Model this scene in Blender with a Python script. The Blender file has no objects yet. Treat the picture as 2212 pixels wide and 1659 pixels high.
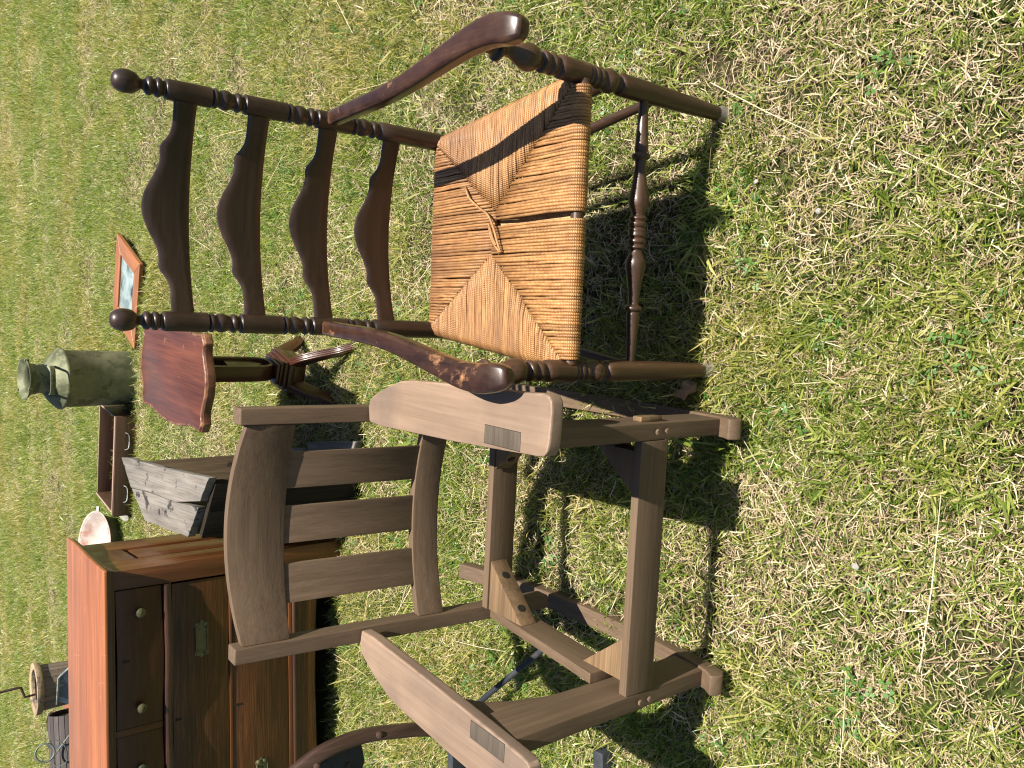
import bpy, bmesh, math, random
import numpy as np
from mathutils import Vector, Matrix, Euler

R = math.radians
random.seed(7)
rng = np.random.default_rng(11)
SC = bpy.context.scene
COL = SC.collection

# ------------------------------------------------------------------ camera
PITCH, ROLL, CAMH = R(38.2), R(-0.87), 1.48
cam_d = bpy.data.cameras.new('camera')
cam = bpy.data.objects.new('camera', cam_d); COL.objects.link(cam)
SC.camera = cam
cam_d.sensor_fit = 'HORIZONTAL'; cam_d.sensor_width = 36.0
cam_d.lens = 1800.0 / 2212.0 * 36.0
cam_d.clip_start = 0.02; cam_d.clip_end = 1000
fw = Vector((0, math.cos(PITCH), -math.sin(PITCH)))
up = Vector((0, math.sin(PITCH), math.cos(PITCH)))
rt = Vector((1, 0, 0))
# the phone was held upright but the picture is stored sideways: image right = world down
cr, sr = math.cos(ROLL), math.sin(ROLL)
u_ax = rt * cr + up * sr      # right of the upright view
v_dn = rt * sr - up * cr      # down of the upright view
Xc = v_dn; Yc = u_ax; Zc = -fw
M = Matrix(((Xc.x, Yc.x, Zc.x, 0), (Xc.y, Yc.y, Zc.y, 0), (Xc.z, Yc.z, Zc.z, CAMH), (0, 0, 0, 1)))
cam.matrix_world = M

# ------------------------------------------------------------------ world, sun, exposure
SUN = Vector((0.347, -0.153, 1.0)).normalized()
elev = math.asin(SUN.z); azim = math.atan2(SUN.x, SUN.y)
w = bpy.data.worlds.new('World'); SC.world = w; w.use_nodes = True
nt = w.node_tree; bg = nt.nodes['Background']
sky = nt.nodes.new('ShaderNodeTexSky'); sky.sky_type = 'NISHITA'; sky.sun_disc = False
sky.sun_elevation = elev; sky.sun_rotation = azim
sky.air_density = 1.0; sky.dust_density = 0.8; sky.ozone_density = 1.0
nt.links.new(sky.outputs[0], bg.inputs[0]); bg.inputs[1].default_value = 0.045
sd = bpy.data.lights.new('sun', 'SUN'); sd.energy = 5.0; sd.angle = R(0.53); sd.color = (1.0, 0.93, 0.82)
so = bpy.data.objects.new('sun', sd); COL.objects.link(so)
so.rotation_euler = (-SUN).to_track_quat('-Z', 'Y').to_euler(); so.location = (3, -2, 6)
SC.view_settings.view_transform = 'Standard'; SC.view_settings.look = 'None'
SC.view_settings.exposure = 0.95; SC.view_settings.gamma = 1.0
SC.view_settings.use_curve_mapping = False
SC.cycles.pixel_filter_type = 'BLACKMAN_HARRIS'; SC.cycles.filter_width = 1.15
SC.cycles.max_bounces = 8; SC.cycles.diffuse_bounces = 3; SC.cycles.transparent_max_bounces = 8

# ------------------------------------------------------------------ materials
def ramp(nt, src, stops, x=0):
    r = nt.nodes.new('ShaderNodeValToRGB')
    e = r.color_ramp.elements
    while len(e) < len(stops): e.new(0.5)
    for k, (p, c) in enumerate(stops):
        e[k].position = p; e[k].color = (*c, 1) if len(c) == 3 else c
    nt.links.new(src, r.inputs[0]); return r.outputs[0]

def newmat(name):
    m = bpy.data.materials.new(name); m.use_nodes = True
    nt = m.node_tree
    b = nt.nodes['Principled BSDF']
    return m, nt, b

def noise(nt, vec, scale, detail=4, rough=0.55, dist=0.0):
    n = nt.nodes.new('ShaderNodeTexNoise'); n.inputs['Scale'].default_value = scale
    n.inputs['Detail'].default_value = detail; n.inputs['Roughness'].default_value = rough
    n.inputs['Distortion'].default_value = dist
    if vec is not None: nt.links.new(vec, n.inputs['Vector'])
    return n.outputs['Fac']

def mapping(nt, vec, scale=(1, 1, 1), rot=(0, 0, 0), loc=(0, 0, 0)):
    m = nt.nodes.new('ShaderNodeMapping'); m.inputs['Scale'].default_value = scale
    m.inputs['Rotation'].default_value = rot; m.inputs['Location'].default_value = loc
    nt.links.new(vec, m.inputs['Vector']); return m.outputs[0]

def mix(nt, fac, a, b, mode='MIX'):
    m = nt.nodes.new('ShaderNodeMix'); m.data_type = 'RGBA'; m.blend_type = mode
    if isinstance(fac, float): m.inputs[0].default_value = fac
    else: nt.links.new(fac, m.inputs[0])
    for i, v in ((6, a), (7, b)):
        if isinstance(v, tuple): m.inputs[i].default_value = (*v, 1)
        else: nt.links.new(v, m.inputs[i])
    return m.outputs[2]

def math_(nt, op, a, b=None, c=None, clamp=False):
    m = nt.nodes.new('ShaderNodeMath'); m.operation = op; m.use_clamp = clamp
    for i, v in enumerate((a, b, c)):
        if v is None: continue
        if isinstance(v, (int, float)): m.inputs[i].default_value = v
        else: nt.links.new(v, m.inputs[i])
    return m.outputs[0]

def objvec(nt):
    """object coordinates pushed about by a number of the object's own, so alike pieces do not repeat"""
    tc = nt.nodes.new('ShaderNodeTexCoord'); oi = nt.nodes.new('ShaderNodeObjectInfo')
    mul = math_(nt, 'MULTIPLY', oi.outputs['Random'], 13.7)
    cmb = nt.nodes.new('ShaderNodeCombineXYZ')
    for i in range(3): nt.links.new(mul, cmb.inputs[i])
    ad = nt.nodes.new('ShaderNodeVectorMath'); ad.operation = 'ADD'
    nt.links.new(tc.outputs['Object'], ad.inputs[0]); nt.links.new(cmb.outputs[0], ad.inputs[1])
    return ad.outputs[0], tc.outputs['Object'], oi.outputs['Random']

def stretch(axis, k=0.045):
    s = [1, 1, 1]; s['XYZ'.index(axis)] = k; return tuple(s)

def wood(name, dark, light, axis='X', scale=70, rough=0.5, coat=0.0, bump=0.12, tone=0.35,
         wear=None, wear_amt=0.5, wear_scale=14, cathedral=0.0, edge=None, scratch=0.0, spec=0.5, tint=None, streak=0.7, soft=0.035):
    m, nt, b = newmat(name)
    v, vo, rnd = objvec(nt)
    sv = mapping(nt, v, stretch(axis))
    g = noise(nt, sv, scale, 7, 0.62, 0.25)
    fine = noise(nt, mapping(nt, v, stretch(axis, 0.02)), scale * 4.5, 4, 0.7)
    col = ramp(nt, g, [(0.28, dark), (0.72, light)])
    if cathedral > 0:
        wv = nt.nodes.new('ShaderNodeTexWave'); wv.wave_type = 'RINGS'; wv.rings_direction = 'SPHERICAL'
        wv.inputs['Scale'].default_value = 48; wv.inputs['Distortion'].default_value = 9
        wv.inputs['Detail'].default_value = 3; wv.inputs['Detail Scale'].default_value = 1.2
        nt.links.new(mapping(nt, v, stretch(axis, 0.16)), wv.inputs['Vector'])
        k = ramp(nt, wv.outputs['Fac'], [(0.25, (0.42, 0.42, 0.42)), (0.75, (1.15, 1.15, 1.15))])
        col = mix(nt, cathedral, col, mix(nt, 1.0, col, k, 'MULTIPLY'))
    fk = ramp(nt, fine, [(0.35, (0.62, 0.62, 0.62)), (0.6, (1.08, 1.08, 1.08))])
    col = mix(nt, streak, col, mix(nt, 1.0, col, fk, 'MULTIPLY'))
    big = noise(nt, mapping(nt, v, stretch(axis, 0.3)), 6, 3, 0.5)
    bk = ramp(nt, big, [(0.3, (1 - tone, 1 - tone, 1 - tone)), (0.7, (1 + tone * 0.6,) * 3)])
    col = mix(nt, 1.0, col, bk, 'MULTIPLY')
    if tint:
        tb = noise(nt, v, 5, 3)
        col = mix(nt, ramp(nt, tb, [(0.45, (0, 0, 0)), (0.65, (0.6, 0.6, 0.6))]), col, tint)
    roughn = math_(nt, 'MULTIPLY_ADD', g, 0.25, rough - 0.12, clamp=True)
    if wear:
        wn = noise(nt, mapping(nt, v, stretch(axis, 0.55)), wear_scale, 9, 0.72, 0.3)
        wf = ramp(nt, wn, [(wear_amt, (0, 0, 0)), (wear_amt + soft, (1, 1, 1))])
        col = mix(nt, wf, col, wear)
    if edge:
        ge = nt.nodes.new('ShaderNodeNewGeometry')
        pe = ramp(nt, ge.outputs['Pointiness'], [(0.51, (0, 0, 0)), (0.58, (1, 1, 1))])
        en = ramp(nt, noise(nt, v, 40, 4), [(0.35, (0, 0, 0)), (0.6, (1, 1, 1))])
        col = mix(nt, mix(nt, 1.0, pe, en, 'MULTIPLY'), col, edge)
    if scratch > 0:
        vs = nt.nodes.new('ShaderNodeTexVoronoi'); vs.feature = 'DISTANCE_TO_EDGE'; vs.inputs['Scale'].default_value = 7
        nt.links.new(mapping(nt, v, (1, 1.3, 1), (0.4, 0.3, 0.8)), vs.inputs['Vector'])
        sm = ramp(nt, vs.outputs['Distance'], [(0.0, (1, 1, 1)), (0.006, (0, 0, 0))])
        sn = ramp(nt, noise(nt, v, 6, 2), [(0.55, (0, 0, 0)), (0.62, (scratch,) * 3)])
        col = mix(nt, mix(nt, 1.0, sm, sn, 'MULTIPLY'), col, tuple(min(1, c * 2.2 + 0.05) for c in light))
    nt.links.new(col, b.inputs['Base Color']); nt.links.new(roughn, b.inputs['Roughness'])
    b.inputs['Coat Weight'].default_value = coat; b.inputs['Coat Roughness'].default_value = 0.18
    b.inputs['Specular IOR Level'].default_value = spec
    bp = nt.nodes.new('ShaderNodeBump'); bp.inputs['Strength'].default_value = bump * 2.2; bp.inputs['Distance'].default_value = 0.0012
    hs = math_(nt, 'ADD', g, math_(nt, 'MULTIPLY', fine, 0.7))
    nt.links.new(hs, bp.inputs['Height']); nt.links.new(bp.outputs[0], b.inputs['Normal'])
    return m

def metal(name, colr, rough=0.5, metallic=0.8, spots=None, spot_at=0.55, bump=0.3, spot_scale=18):
    m, nt, b = newmat(name)
    v, vo, rnd = objvec(nt)
    n1 = noise(nt, v, spot_scale, 8, 0.65)
    col = ramp(nt, n1, [(0.3, tuple(c * 0.6 for c in colr)), (0.7, tuple(c * 1.2 for c in colr))])
    if spots:
        n2 = noise(nt, v, spot_scale * 0.6, 7, 0.7, 0.4)
        col = mix(nt, ramp(nt, n2, [(spot_at, (0, 0, 0)), (spot_at + 0.06, (1, 1, 1))]), col, spots)
    nt.links.new(col, b.inputs['Base Color'])
    b.inputs['Metallic'].default_value = metallic
    nt.links.new(math_(nt, 'MULTIPLY_ADD', n1, 0.35, rough - 0.15), b.inputs['Roughness'])
    bp = nt.nodes.new('ShaderNodeBump'); bp.inputs['Strength'].default_value = bump; bp.inputs['Distance'].default_value = 0.002
    nt.links.new(noise(nt, v, spot_scale * 2, 6), bp.inputs['Height']); nt.links.new(bp.outputs[0], b.inputs['Normal'])
    return m

MT = {}
for ax in 'XYZ':
    MT['oak' + ax] = wood('greyed_oak_' + ax, (0.110, 0.073, 0.045), (0.165, 0.112, 0.072), ax, 75, 0.62, 0, 0.14, 0.12, spec=0.3, streak=0.40)
    MT['cherry' + ax] = wood('dark_stained_wood_' + ax, (0.016, 0.009, 0.007), (0.045, 0.023, 0.014), ax, 60, 0.40, 0.22, 0.05, 0.45, edge=(0.06, 0.035, 0.025))
    MT['brown' + ax] = wood('brown_stained_wood_' + ax, (0.035, 0.018, 0.010), (0.085, 0.042, 0.022), ax, 60, 0.42, 0.2, 0.05, 0.45, wear=(0.16, 0.085, 0.045), wear_amt=0.60, soft=0.12)
    MT['dres' + ax] = wood('red_brown_varnished_oak_' + ax, (0.075, 0.022, 0.006), (0.17, 0.060, 0.016), ax, 55, 0.40, 0.25, 0.10, 0.3, cathedral=0.0)
    MT['gray' + ax] = wood('weathered_grey_board_' + ax, (0.15, 0.135, 0.12), (0.30, 0.275, 0.25), ax, 45, 0.85, 0, 0.6, 0.35, wear=(0.045, 0.042, 0.042), wear_amt=0.56, wear_scale=10, spec=0.1)
    MT['olive' + ax] = wood('aged_brown_board_' + ax, (0.07, 0.05, 0.03), (0.16, 0.115, 0.07), ax, 45, 0.85, 0, 0.6, 0.35, wear=(0.035, 0.028, 0.02), wear_amt=0.58, spec=0.15)
    MT['ped' + ax] = wood('mahogany_' + ax, (0.040, 0.012, 0.006), (0.095, 0.030, 0.014), ax, 60, 0.33, 0.4, 0.05, 0.3)
MT['armtop'] = wood('sun_bleached_arm_oak', (0.215, 0.145, 0.098), (0.30, 0.210, 0.150), 'Y', 40, 0.55, 0, 0.10, 0.24, spec=0.4, streak=0.3, edge=(0.40, 0.28, 0.20), tint=(0.135, 0.100, 0.080))
MT['shadewall'] = wood('board_with_painted_shade', (0.018, 0.015, 0.012), (0.045, 0.037, 0.028), 'Z', 45, 0.9, 0, 0.5, 0.3, spec=0.1)  # shade of the trough's unlit near wall, put into the board colour
MT['inlay'] = wood('dark_tenon_end_grain', (0.08, 0.062, 0.045), (0.125, 0.10, 0.075), 'X', 120, 0.5, 0, 0.15, 0.2)
MT['block'] = wood('pale_corner_block_wood', (0.13, 0.078, 0.038), (0.26, 0.165, 0.085), 'X', 60, 0.7, 0, 0.2, 0.3)
MT['ladarm'] = wood('worn_dark_arm', (0.022, 0.009, 0.006), (0.050, 0.020, 0.011), 'Y', 40, 0.30, 0.4, 0.04, 0.3, wear=(0.40, 0.20, 0.09), wear_amt=0.56, wear_scale=9, soft=0.07, edge=(0.12, 0.06, 0.03))
MT['drawer2'] = wood('figured_oak_drawer', (0.028, 0.009, 0.003), (0.150, 0.055, 0.014), 'X', 85, 0.42, 0.2, 0.12, 0.30, cathedral=0.55, streak=0.5)
MT['drawer1'] = wood('plain_red_oak_drawer', (0.045, 0.013, 0.004), (0.085, 0.028, 0.008), 'X', 90, 0.42, 0.2, 0.06, 0.2)
MT['drestop'] = wood('orange_oak_dresser_top', (0.29, 0.085, 0.025), (0.44, 0.160, 0.055), 'X', 30, 0.42, 0.35, 0.06, 0.22, wear=(0.62, 0.36, 0.22), wear_amt=0.66, wear_scale=22, scratch=0.5)
MT['bead'] = wood('dark_purple_bead', (0.045, 0.020, 0.014), (0.10, 0.045, 0.030), 'X', 40, 0.3, 0.5, 0.03, 0.2)
MT['tabtop'] = wood('red_mahogany_table_top', (0.075, 0.020, 0.010), (0.15, 0.045, 0.020), 'Y', 45, 0.42, 0.3, 0.04, 0.30, wear=(0.20, 0.085, 0.05), wear_amt=0.64, wear_scale=18)
MT['tabedge'] = wood('worn_mahogany_edge', (0.07, 0.022, 0.011), (0.14, 0.048, 0.024), 'Y', 45, 0.45, 0.2, 0.05, 0.3, edge=(0.34, 0.17, 0.09))
MT['frameY'] = wood('orange_pine_mirror_frame', (0.26, 0.095, 0.035), (0.42, 0.17, 0.07), 'Y', 45, 0.45, 0.2, 0.06, 0.25)
MT['frameX'] = wood('orange_pine_mirror_frame_cross', (0.26, 0.095, 0.035), (0.42, 0.17, 0.07), 'X', 45, 0.45, 0.2, 0.06, 0.25)
MT['drawbox'] = wood('plain_drawer_box_wood', (0.060, 0.030, 0.015), (0.11, 0.060, 0.032), 'X', 60, 0.55, 0.0, 0.08, 0.2)
MT['palewood'] = wood('pale_drawer_edge', (0.30, 0.20, 0.15), (0.46, 0.33, 0.26), 'X', 60, 0.6, 0.0, 0.08, 0.2)
MT['keg'] = wood('dark_keg_staves', (0.035, 0.026, 0.025), (0.10, 0.08, 0.078), 'X', 90, 0.7, 0, 0.5, 0.4)
MT['cask'] = wood('grey_cask_staves', (0.13, 0.10, 0.075), (0.27, 0.21, 0.16), 'Z', 70, 0.8, 0, 0.4, 0.3)
MT['caskrim'] = wood('pale_cask_rim', (0.28, 0.20, 0.12), (0.46, 0.34, 0.20), 'X', 60, 0.75, 0, 0.4, 0.4, wear=(0.12, 0.10, 0.08), wear_amt=0.55)
MT['handlewood'] = wood('dark_worn_handle_wood', (0.035, 0.018, 0.013), (0.085, 0.048, 0.036), 'Z', 40, 0.45, 0.15, 0.15, 0.4, wear=(0.34, 0.20, 0.13), wear_amt=0.64, wear_scale=24)
MT['can'] = metal('green_galvanised_steel', (0.19, 0.20, 0.115), 0.60, 0.30, (0.095, 0.105, 0.055), 0.50, 0.7, 14)
MT['brass'] = metal('tarnished_brass', (0.17, 0.16, 0.08), 0.5, 0.5, (0.06, 0.075, 0.045), 0.52)
MT['iron'] = metal('dark_blue_grey_iron', (0.055, 0.062, 0.075), 0.6, 0.5, (0.09, 0.08, 0.075), 0.58)
MT['rust'] = metal('rusty_iron', (0.10, 0.055, 0.045), 0.8, 0.3)
MT['glide'] = metal('steel_glide', (0.30, 0.28, 0.27), 0.55, 0.5, (0.12, 0.08, 0.06), 0.55)
MT['tin'] = metal('galvanised_tin', (0.38, 0.40, 0.41), 0.55, 0.25, (0.16, 0.19, 0.2), 0.5)
MT['copper'] = metal('copper_pan', (0.42, 0.25, 0.19), 0.5, 0.5, (0.10, 0.05, 0.04), 0.55)
MT['wire'] = metal('grey_wire', (0.16, 0.18, 0.16), 0.55, 0.5)
MT['enamel'] = metal('chipped_enamel', (0.52, 0.44, 0.39), 0.35, 0.0, (0.40, 0.22, 0.17), 0.56, 0.2, 10)
MT['enamdk'] = metal('dark_enamel_outside', (0.11, 0.12, 0.09), 0.5, 0.1, (0.18, 0.11, 0.08), 0.58)
MT['white'] = metal('white_chip', (0.34, 0.33, 0.30), 0.7, 0.0, None)
def dark_mat(name, c, rough=0.8):
    m, nt, b = newmat(name); v, _, _ = objvec(nt)
    nt.links.new(ramp(nt, noise(nt, v, 60, 4), [(0.3, tuple(x * 0.6 for x in c)), (0.7, tuple(x * 1.3 for x in c))]), b.inputs['Base Color'])
    b.inputs['Roughness'].default_value = rough; return m
MT['hole'] = dark_mat('dark_hole', (0.012, 0.009, 0.007))
MT['rubber'] = dark_mat('black_rubber', (0.02, 0.02, 0.02))
MT['pad'] = dark_mat('straw_padding', (0.46, 0.31, 0.15))

def mirror_mat():
    m, nt, b = newmat('cloudy_mirror_glass'); v, _, _ = objvec(nt)
    n = noise(nt, mapping(nt, v, (1, 1, 1)), 7, 7, 0.65, 0.5)
    nt.links.new(ramp(nt, n, [(0.40, (0.50, 0.60, 0.58)), (0.50, (0.36, 0.46, 0.45)), (0.66, (0.06, 0.09, 0.09))]), b.inputs['Base Color'])
    b.inputs['Metallic'].default_value = 0.35
    nt.links.new(math_(nt, 'MULTIPLY_ADD', n, 0.4, 0.1), b.inputs['Roughness']); return m
MT['mirror'] = mirror_mat()

def rush_mat():
    m, nt, b = newmat('twisted_rush'); v, vo, rnd = objvec(nt)
    tc = nt.nodes.new('ShaderNodeUVMap')
    wv = nt.nodes.new('ShaderNodeTexWave'); wv.inputs['Scale'].default_value = 1.0; wv.bands_direction = 'X'
    wv.inputs['Distortion'].default_value = 0.8; wv.inputs['Detail'].default_value = 2
    nt.links.new(mapping(nt, tc.outputs[0], (1.0, 1, 1), (0, 0, R(25))), wv.inputs['Vector'])
    n1 = noise(nt, v, 25, 6, 0.7); n2 = noise(nt, vo, 7, 4, 0.6)
    c = ramp(nt, n1, [(0.3, (0.24, 0.105, 0.034)), (0.55, (0.43, 0.220, 0.078)), (0.75, (0.56, 0.330, 0.135))])
    # the older brown patches keep to the back of the seat
    sx = nt.nodes.new('ShaderNodeSeparateXYZ'); nt.links.new(vo, sx.inputs[0])
    back = math_(nt, 'MULTIPLY_ADD', sx.outputs['Y'], 1.6, -0.10, clamp=True)
    k = math_(nt, 'MULTIPLY', back, ramp(nt, n2, [(0.35, (0.2, 0.2, 0.2)), (0.65, (1.4, 1.4, 1.4))]), clamp=True)
    c = mix(nt, k, c, (0.20, 0.092, 0.042))
    rn = math_(nt, 'MULTIPLY_ADD', rnd, 0.45, 0.72)
    cc = nt.nodes.new('ShaderNodeCombineColor')
    for i in range(3): nt.links.new(rn, cc.inputs[i])
    c = mix(nt, 1.0, c, cc.outputs[0], 'MULTIPLY')
    c = mix(nt, 0.45, c, mix(nt, 1.0, c, ramp(nt, wv.outputs['Fac'], [(0.1, (0.55, 0.5, 0.45)), (0.6, (1.1, 1.1, 1.1))]), 'MULTIPLY'))
    nt.links.new(c, b.inputs['Base Color']); b.inputs['Roughness'].default_value = 0.42
    b.inputs['Coat Weight'].default_value = 0.15; b.inputs['Coat Roughness'].default_value = 0.3
    bp = nt.nodes.new('ShaderNodeBump'); bp.inputs['Strength'].default_value = 0.6; bp.inputs['Distance'].default_value = 0.001
    nt.links.new(wv.outputs['Fac'], bp.inputs['Height']); nt.links.new(bp.outputs[0], b.inputs['Normal'])
    return m
MT['rush'] = rush_mat()

# ------------------------------------------------------------------ object helpers
def obj(name, me, mat, parent=None, smooth=None, label=None):
    if isinstance(me, bmesh.types.BMesh):
        bm = me; me = bpy.data.meshes.new(name); bmesh.ops.recalc_face_normals(bm, faces=bm.faces)
        bm.to_mesh(me); bm.free()
    o = bpy.data.objects.new(name, me); COL.objects.link(o)
    if mat is not None and not me.materials: me.materials.append(mat)
    if parent: o.parent = parent
    if smooth is not None:
        for p in me.polygons: p.use_smooth = True
        if smooth < 180: me.set_sharp_from_angle(angle=R(smooth))
    if label: o['label'] = label
    return o

def thing(name, label, cat, loc=(0, 0, 0), rot=(0, 0, 0), group=None):
    o = bpy.data.objects.new(name, None); COL.objects.link(o)
    o.location = loc; o.rotation_euler = rot; o['label'] = label; o['category'] = cat
    o.empty_display_size = 0.1
    if group: o['group'] = group
    return o
def tag(o, label, cat, group=None):
    o['label'] = label; o['category'] = cat
    if group: o['group'] = group
    return o

def bevel(bm, w, seg=2, ang=35):
    es = [e for e in bm.edges if len(e.link_faces) == 2 and e.calc_face_angle(0) > R(ang)]
    if es and w > 0: bmesh.ops.bevel(bm, geom=es, offset=w, segments=seg, profile=0.6, affect='EDGES', clamp_overlap=True)
    return bm

def box(x0, x1, y0, y1, z0, z1, bw=0.002, seg=2):
    bm = bmesh.new(); bmesh.ops.create_cube(bm, size=1)
    for v in bm.verts: v.co = Vector(((x0 + x1) / 2 + v.co.x * (x1 - x0), (y0 + y1) / 2 + v.co.y * (y1 - y0), (z0 + z1) / 2 + v.co.z * (z1 - z0)))
    return bevel(bm, bw, seg)

def hexa(p, bw=0.002, seg=2):
    """p: eight corners, the first four one face and the last four the opposite face, same order"""
    bm = bmesh.new(); v = [bm.verts.new(q) for q in p]
    for f in ((0, 1, 2, 3), (7, 6, 5, 4), (0, 4, 5, 1), (1, 5, 6, 2), (2, 6, 7, 3), (3, 7, 4, 0)): bm.faces.new([v[i] for i in f])
    bmesh.ops.recalc_face_normals(bm, faces=bm.faces)
    return bevel(bm, bw, seg)

def prism(pts, off, bw=0.002, seg=2, ang=35):
    """pts: 3-D outline of one face, off: the vector to the other face"""
    bm = bmesh.new(); off = Vector(off)
    a = [bm.verts.new(q) for q in pts]; b = [bm.verts.new(Vector(q) + off) for q in pts]
    bm.faces.new(a); bm.faces.new(b[::-1]); n = len(a)
    for i in range(n): bm.faces.new((a[i], b[i], b[(i + 1) % n], a[(i + 1) % n]))
    bmesh.ops.recalc_face_normals(bm, faces=bm.faces)
    return bevel(bm, bw, seg, ang)

def lathe(prof, p0=(0, 0, 0), axis=(0, 0, 1), seg=24, cap=True):
    """prof: [(distance along the axis, radius)]"""
    bm = bmesh.new(); ax = Vector(axis).normalized(); q = ax.to_track_quat('Z', 'Y'); p0 = Vector(p0)
    rings = []
    for h, r in prof:
        rings.append([bm.verts.new(p0 + q @ Vector((r * math.cos(2 * math.pi * k / seg), r * math.sin(2 * math.pi * k / seg), h))) for k in range(seg)])
    for a, b in zip(rings, rings[1:]):
        for k in range(seg): bm.faces.new((a[k], a[(k + 1) % seg], b[(k + 1) % seg], b[k]))
    if cap:
        bm.faces.new(rings[0][::-1]); bm.faces.new(rings[-1])
    return bm

def smooth_prof(keys, n=5):
    """catmull-rom through profile keys; a key given as (h, r, 1) is a crisp corner"""
    out = []
    for i in range(len(keys) - 1):
        p1, p2 = keys[i], keys[i + 1]
        p0 = keys[i - 1] if i > 0 and len(p1) < 3 else p1
        p3 = keys[i + 2] if i + 2 < len(keys) and len(p2) < 3 else p2
        for k in range(n):
            t = k / n
            f = lambda a, b, c, d: 0.5 * (2 * b + (c - a) * t + (2 * a - 5 * b + 4 * c - d) * t * t + (3 * b - a - 3 * c + d) * t ** 3)
            out.append((f(p0[0], p1[0], p2[0], p3[0]), max(0.0004, f(p0[1], p1[1], p2[1], p3[1]))))
    out.append((keys[-1][0], keys[-1][1])); return out

def catmull(P, n=6):
    P = [Vector(p) for p in P]; out = []
    for i in range(len(P) - 1):
        p0 = P[max(i - 1, 0)]; p1 = P[i]; p2 = P[i + 1]; p3 = P[min(i + 2, len(P) - 1)]
        for k in range(n):
            t = k / n
            out.append(0.5 * (2 * p1 + (p2 - p0) * t + (2 * p0 - 5 * p1 + 4 * p2 - p3) * t * t + (3 * p1 - p0 - 3 * p2 + p3) * t ** 3))
    out.append(P[-1]); return out

def sweep(path, W, Hh, rnd=0.25, upv=(0, 0, 1), seg=4, bm=None, uv=False):
    """rounded-rectangle (or, with rnd=0.5, round) section along a path; W, Hh numbers or lists"""
    bm = bm or bmesh.new(); n = len(path); path = [Vector(p) for p in path]; rings = []; upv = Vector(upv)
    for i, p in enumerate(path):
        t = (path[min(i + 1, n - 1)] - path[max(i - 1, 0)]).normalized()
        s = t.cross(upv); s = s.normalized() if s.length > 1e-4 else t.orthogonal().normalized()
        u = s.cross(t).normalized()
        wv = W[i] if isinstance(W, (list, tuple)) else W; hv = Hh[i] if isinstance(Hh, (list, tuple)) else Hh
        r = rnd * min(wv, hv); ring = []
        for cx, cy, a0 in ((1, 1, 0), (-1, 1, 90), (-1, -1, 180), (1, -1, 270)):
            for k in range(seg + 1 if rnd < 0.49 else seg):
                a = R(a0 + 90 * k / seg)
                ring.append(bm.verts.new(p + s * (cx * (wv / 2 - r) + r * math.cos(a)) + u * (cy * (hv / 2 - r) + r * math.sin(a))))
        rings.append(ring)
    m = len(rings[0])
    L = 0; Ls = [0]
    for a, b in zip(path, path[1:]): L += (b - a).length; Ls.append(L)
    uvl = bm.loops.layers.uv.verify() if uv else None
    for i in range(n - 1):
        a, b = rings[i], rings[i + 1]
        for k in range(m):
            f = bm.faces.new((a[k], a[(k + 1) % m], b[(k + 1) % m], b[k]))
            if uv:
                for lp, (uu, vv) in zip(f.loops, ((Ls[i], k / m), (Ls[i], (k + 1) / m), (Ls[i + 1], (k + 1) / m), (Ls[i + 1], k / m))): lp[uvl].uv = (uu * 90, vv)
    bm.faces.new(rings[0][::-1]); bm.faces.new(rings[-1]); return bm

def tube(path, r, seg=6, bm=None, uv=False):
    bm = bm or bmesh.new(); path = [Vector(p) for p in path]; n = len(path); rings = []; prev = None; L = 0
    uvl = bm.loops.layers.uv.verify() if uv else None
    for i, p in enumerate(path):
        t = (path[min(i + 1, n - 1)] - path[max(i - 1, 0)]).normalized()
        if prev is None: s = t.orthogonal().normalized()
        else: s = (prev - t * prev.dot(t)).normalized()
        prev = s; u = t.cross(s); rr = r[i] if isinstance(r, (list, tuple)) else r
        rings.append(([bm.verts.new(p + s * rr * math.cos(2 * math.pi * k / seg) + u * rr * math.sin(2 * math.pi * k / seg)) for k in range(seg)], L))
        if i < n - 1: L += (path[i + 1] - p).length
    for (a, la), (b, lb) in zip(rings, rings[1:]):
        for k in range(seg):
            f = bm.faces.new((a[k], a[(k + 1) % seg], b[(k + 1) % seg], b[k]))
            if uv:
                for lp, (uu, vv) in zip(f.loops, ((la, k / seg), (la, (k + 1) / seg), (lb, (k + 1) / seg), (lb, k / seg))): lp[uvl].uv = (uu * 90, vv)
    bm.faces.new(rings[0][0][::-1]); bm.faces.new(rings[-1][0]); return bm

# ------------------------------------------------------------------ the ground
def ground_mat():
    m, nt, b = newmat('thatch_and_soil')
    tc = nt.nodes.new('ShaderNodeTexCoord'); v = tc.outputs['Object']
    n1 = noise(nt, v, 60, 10, 0.75); n2 = noise(nt, v, 1.3, 5, 0.6); n3 = noise(nt, v, 9, 5, 0.6)
    c1 = ramp(nt, n1, [(0.32, (0.018, 0.013, 0.008)), (0.52, (0.07, 0.05, 0.03)), (0.70, (0.26, 0.20, 0.12))])
    c2 = ramp(nt, n1, [(0.30, (0.012, 0.020, 0.005)), (0.52, (0.05, 0.08, 0.015)), (0.7, (0.17, 0.22, 0.05))])
    f = ramp(nt, math_(nt, 'ADD', math_(nt, 'MULTIPLY', n2, 0.6), math_(nt, 'MULTIPLY', n3, 0.4)), [(0.42, (0, 0, 0)), (0.58, (1, 1, 1))])
    nt.links.new(mix(nt, f, c1, c2), b.inputs['Base Color']); b.inputs['Roughness'].default_value = 0.95
    b.inputs['Specular IOR Level'].default_value = 0.1
    bp = nt.nodes.new('ShaderNodeBump'); bp.inputs['Strength'].default_value = 1.0; bp.inputs['Distance'].default_value = 0.01
    nt.links.new(n1, bp.inputs['Height']); nt.links.new(bp.outputs[0], b.inputs['Normal'])
    return m
bm = bmesh.new(); bmesh.ops.create_grid(bm, x_segments=20, y_segments=20, size=300)
g = obj('ground', bm, ground_mat()); g['kind'] = 'structure'

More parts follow.
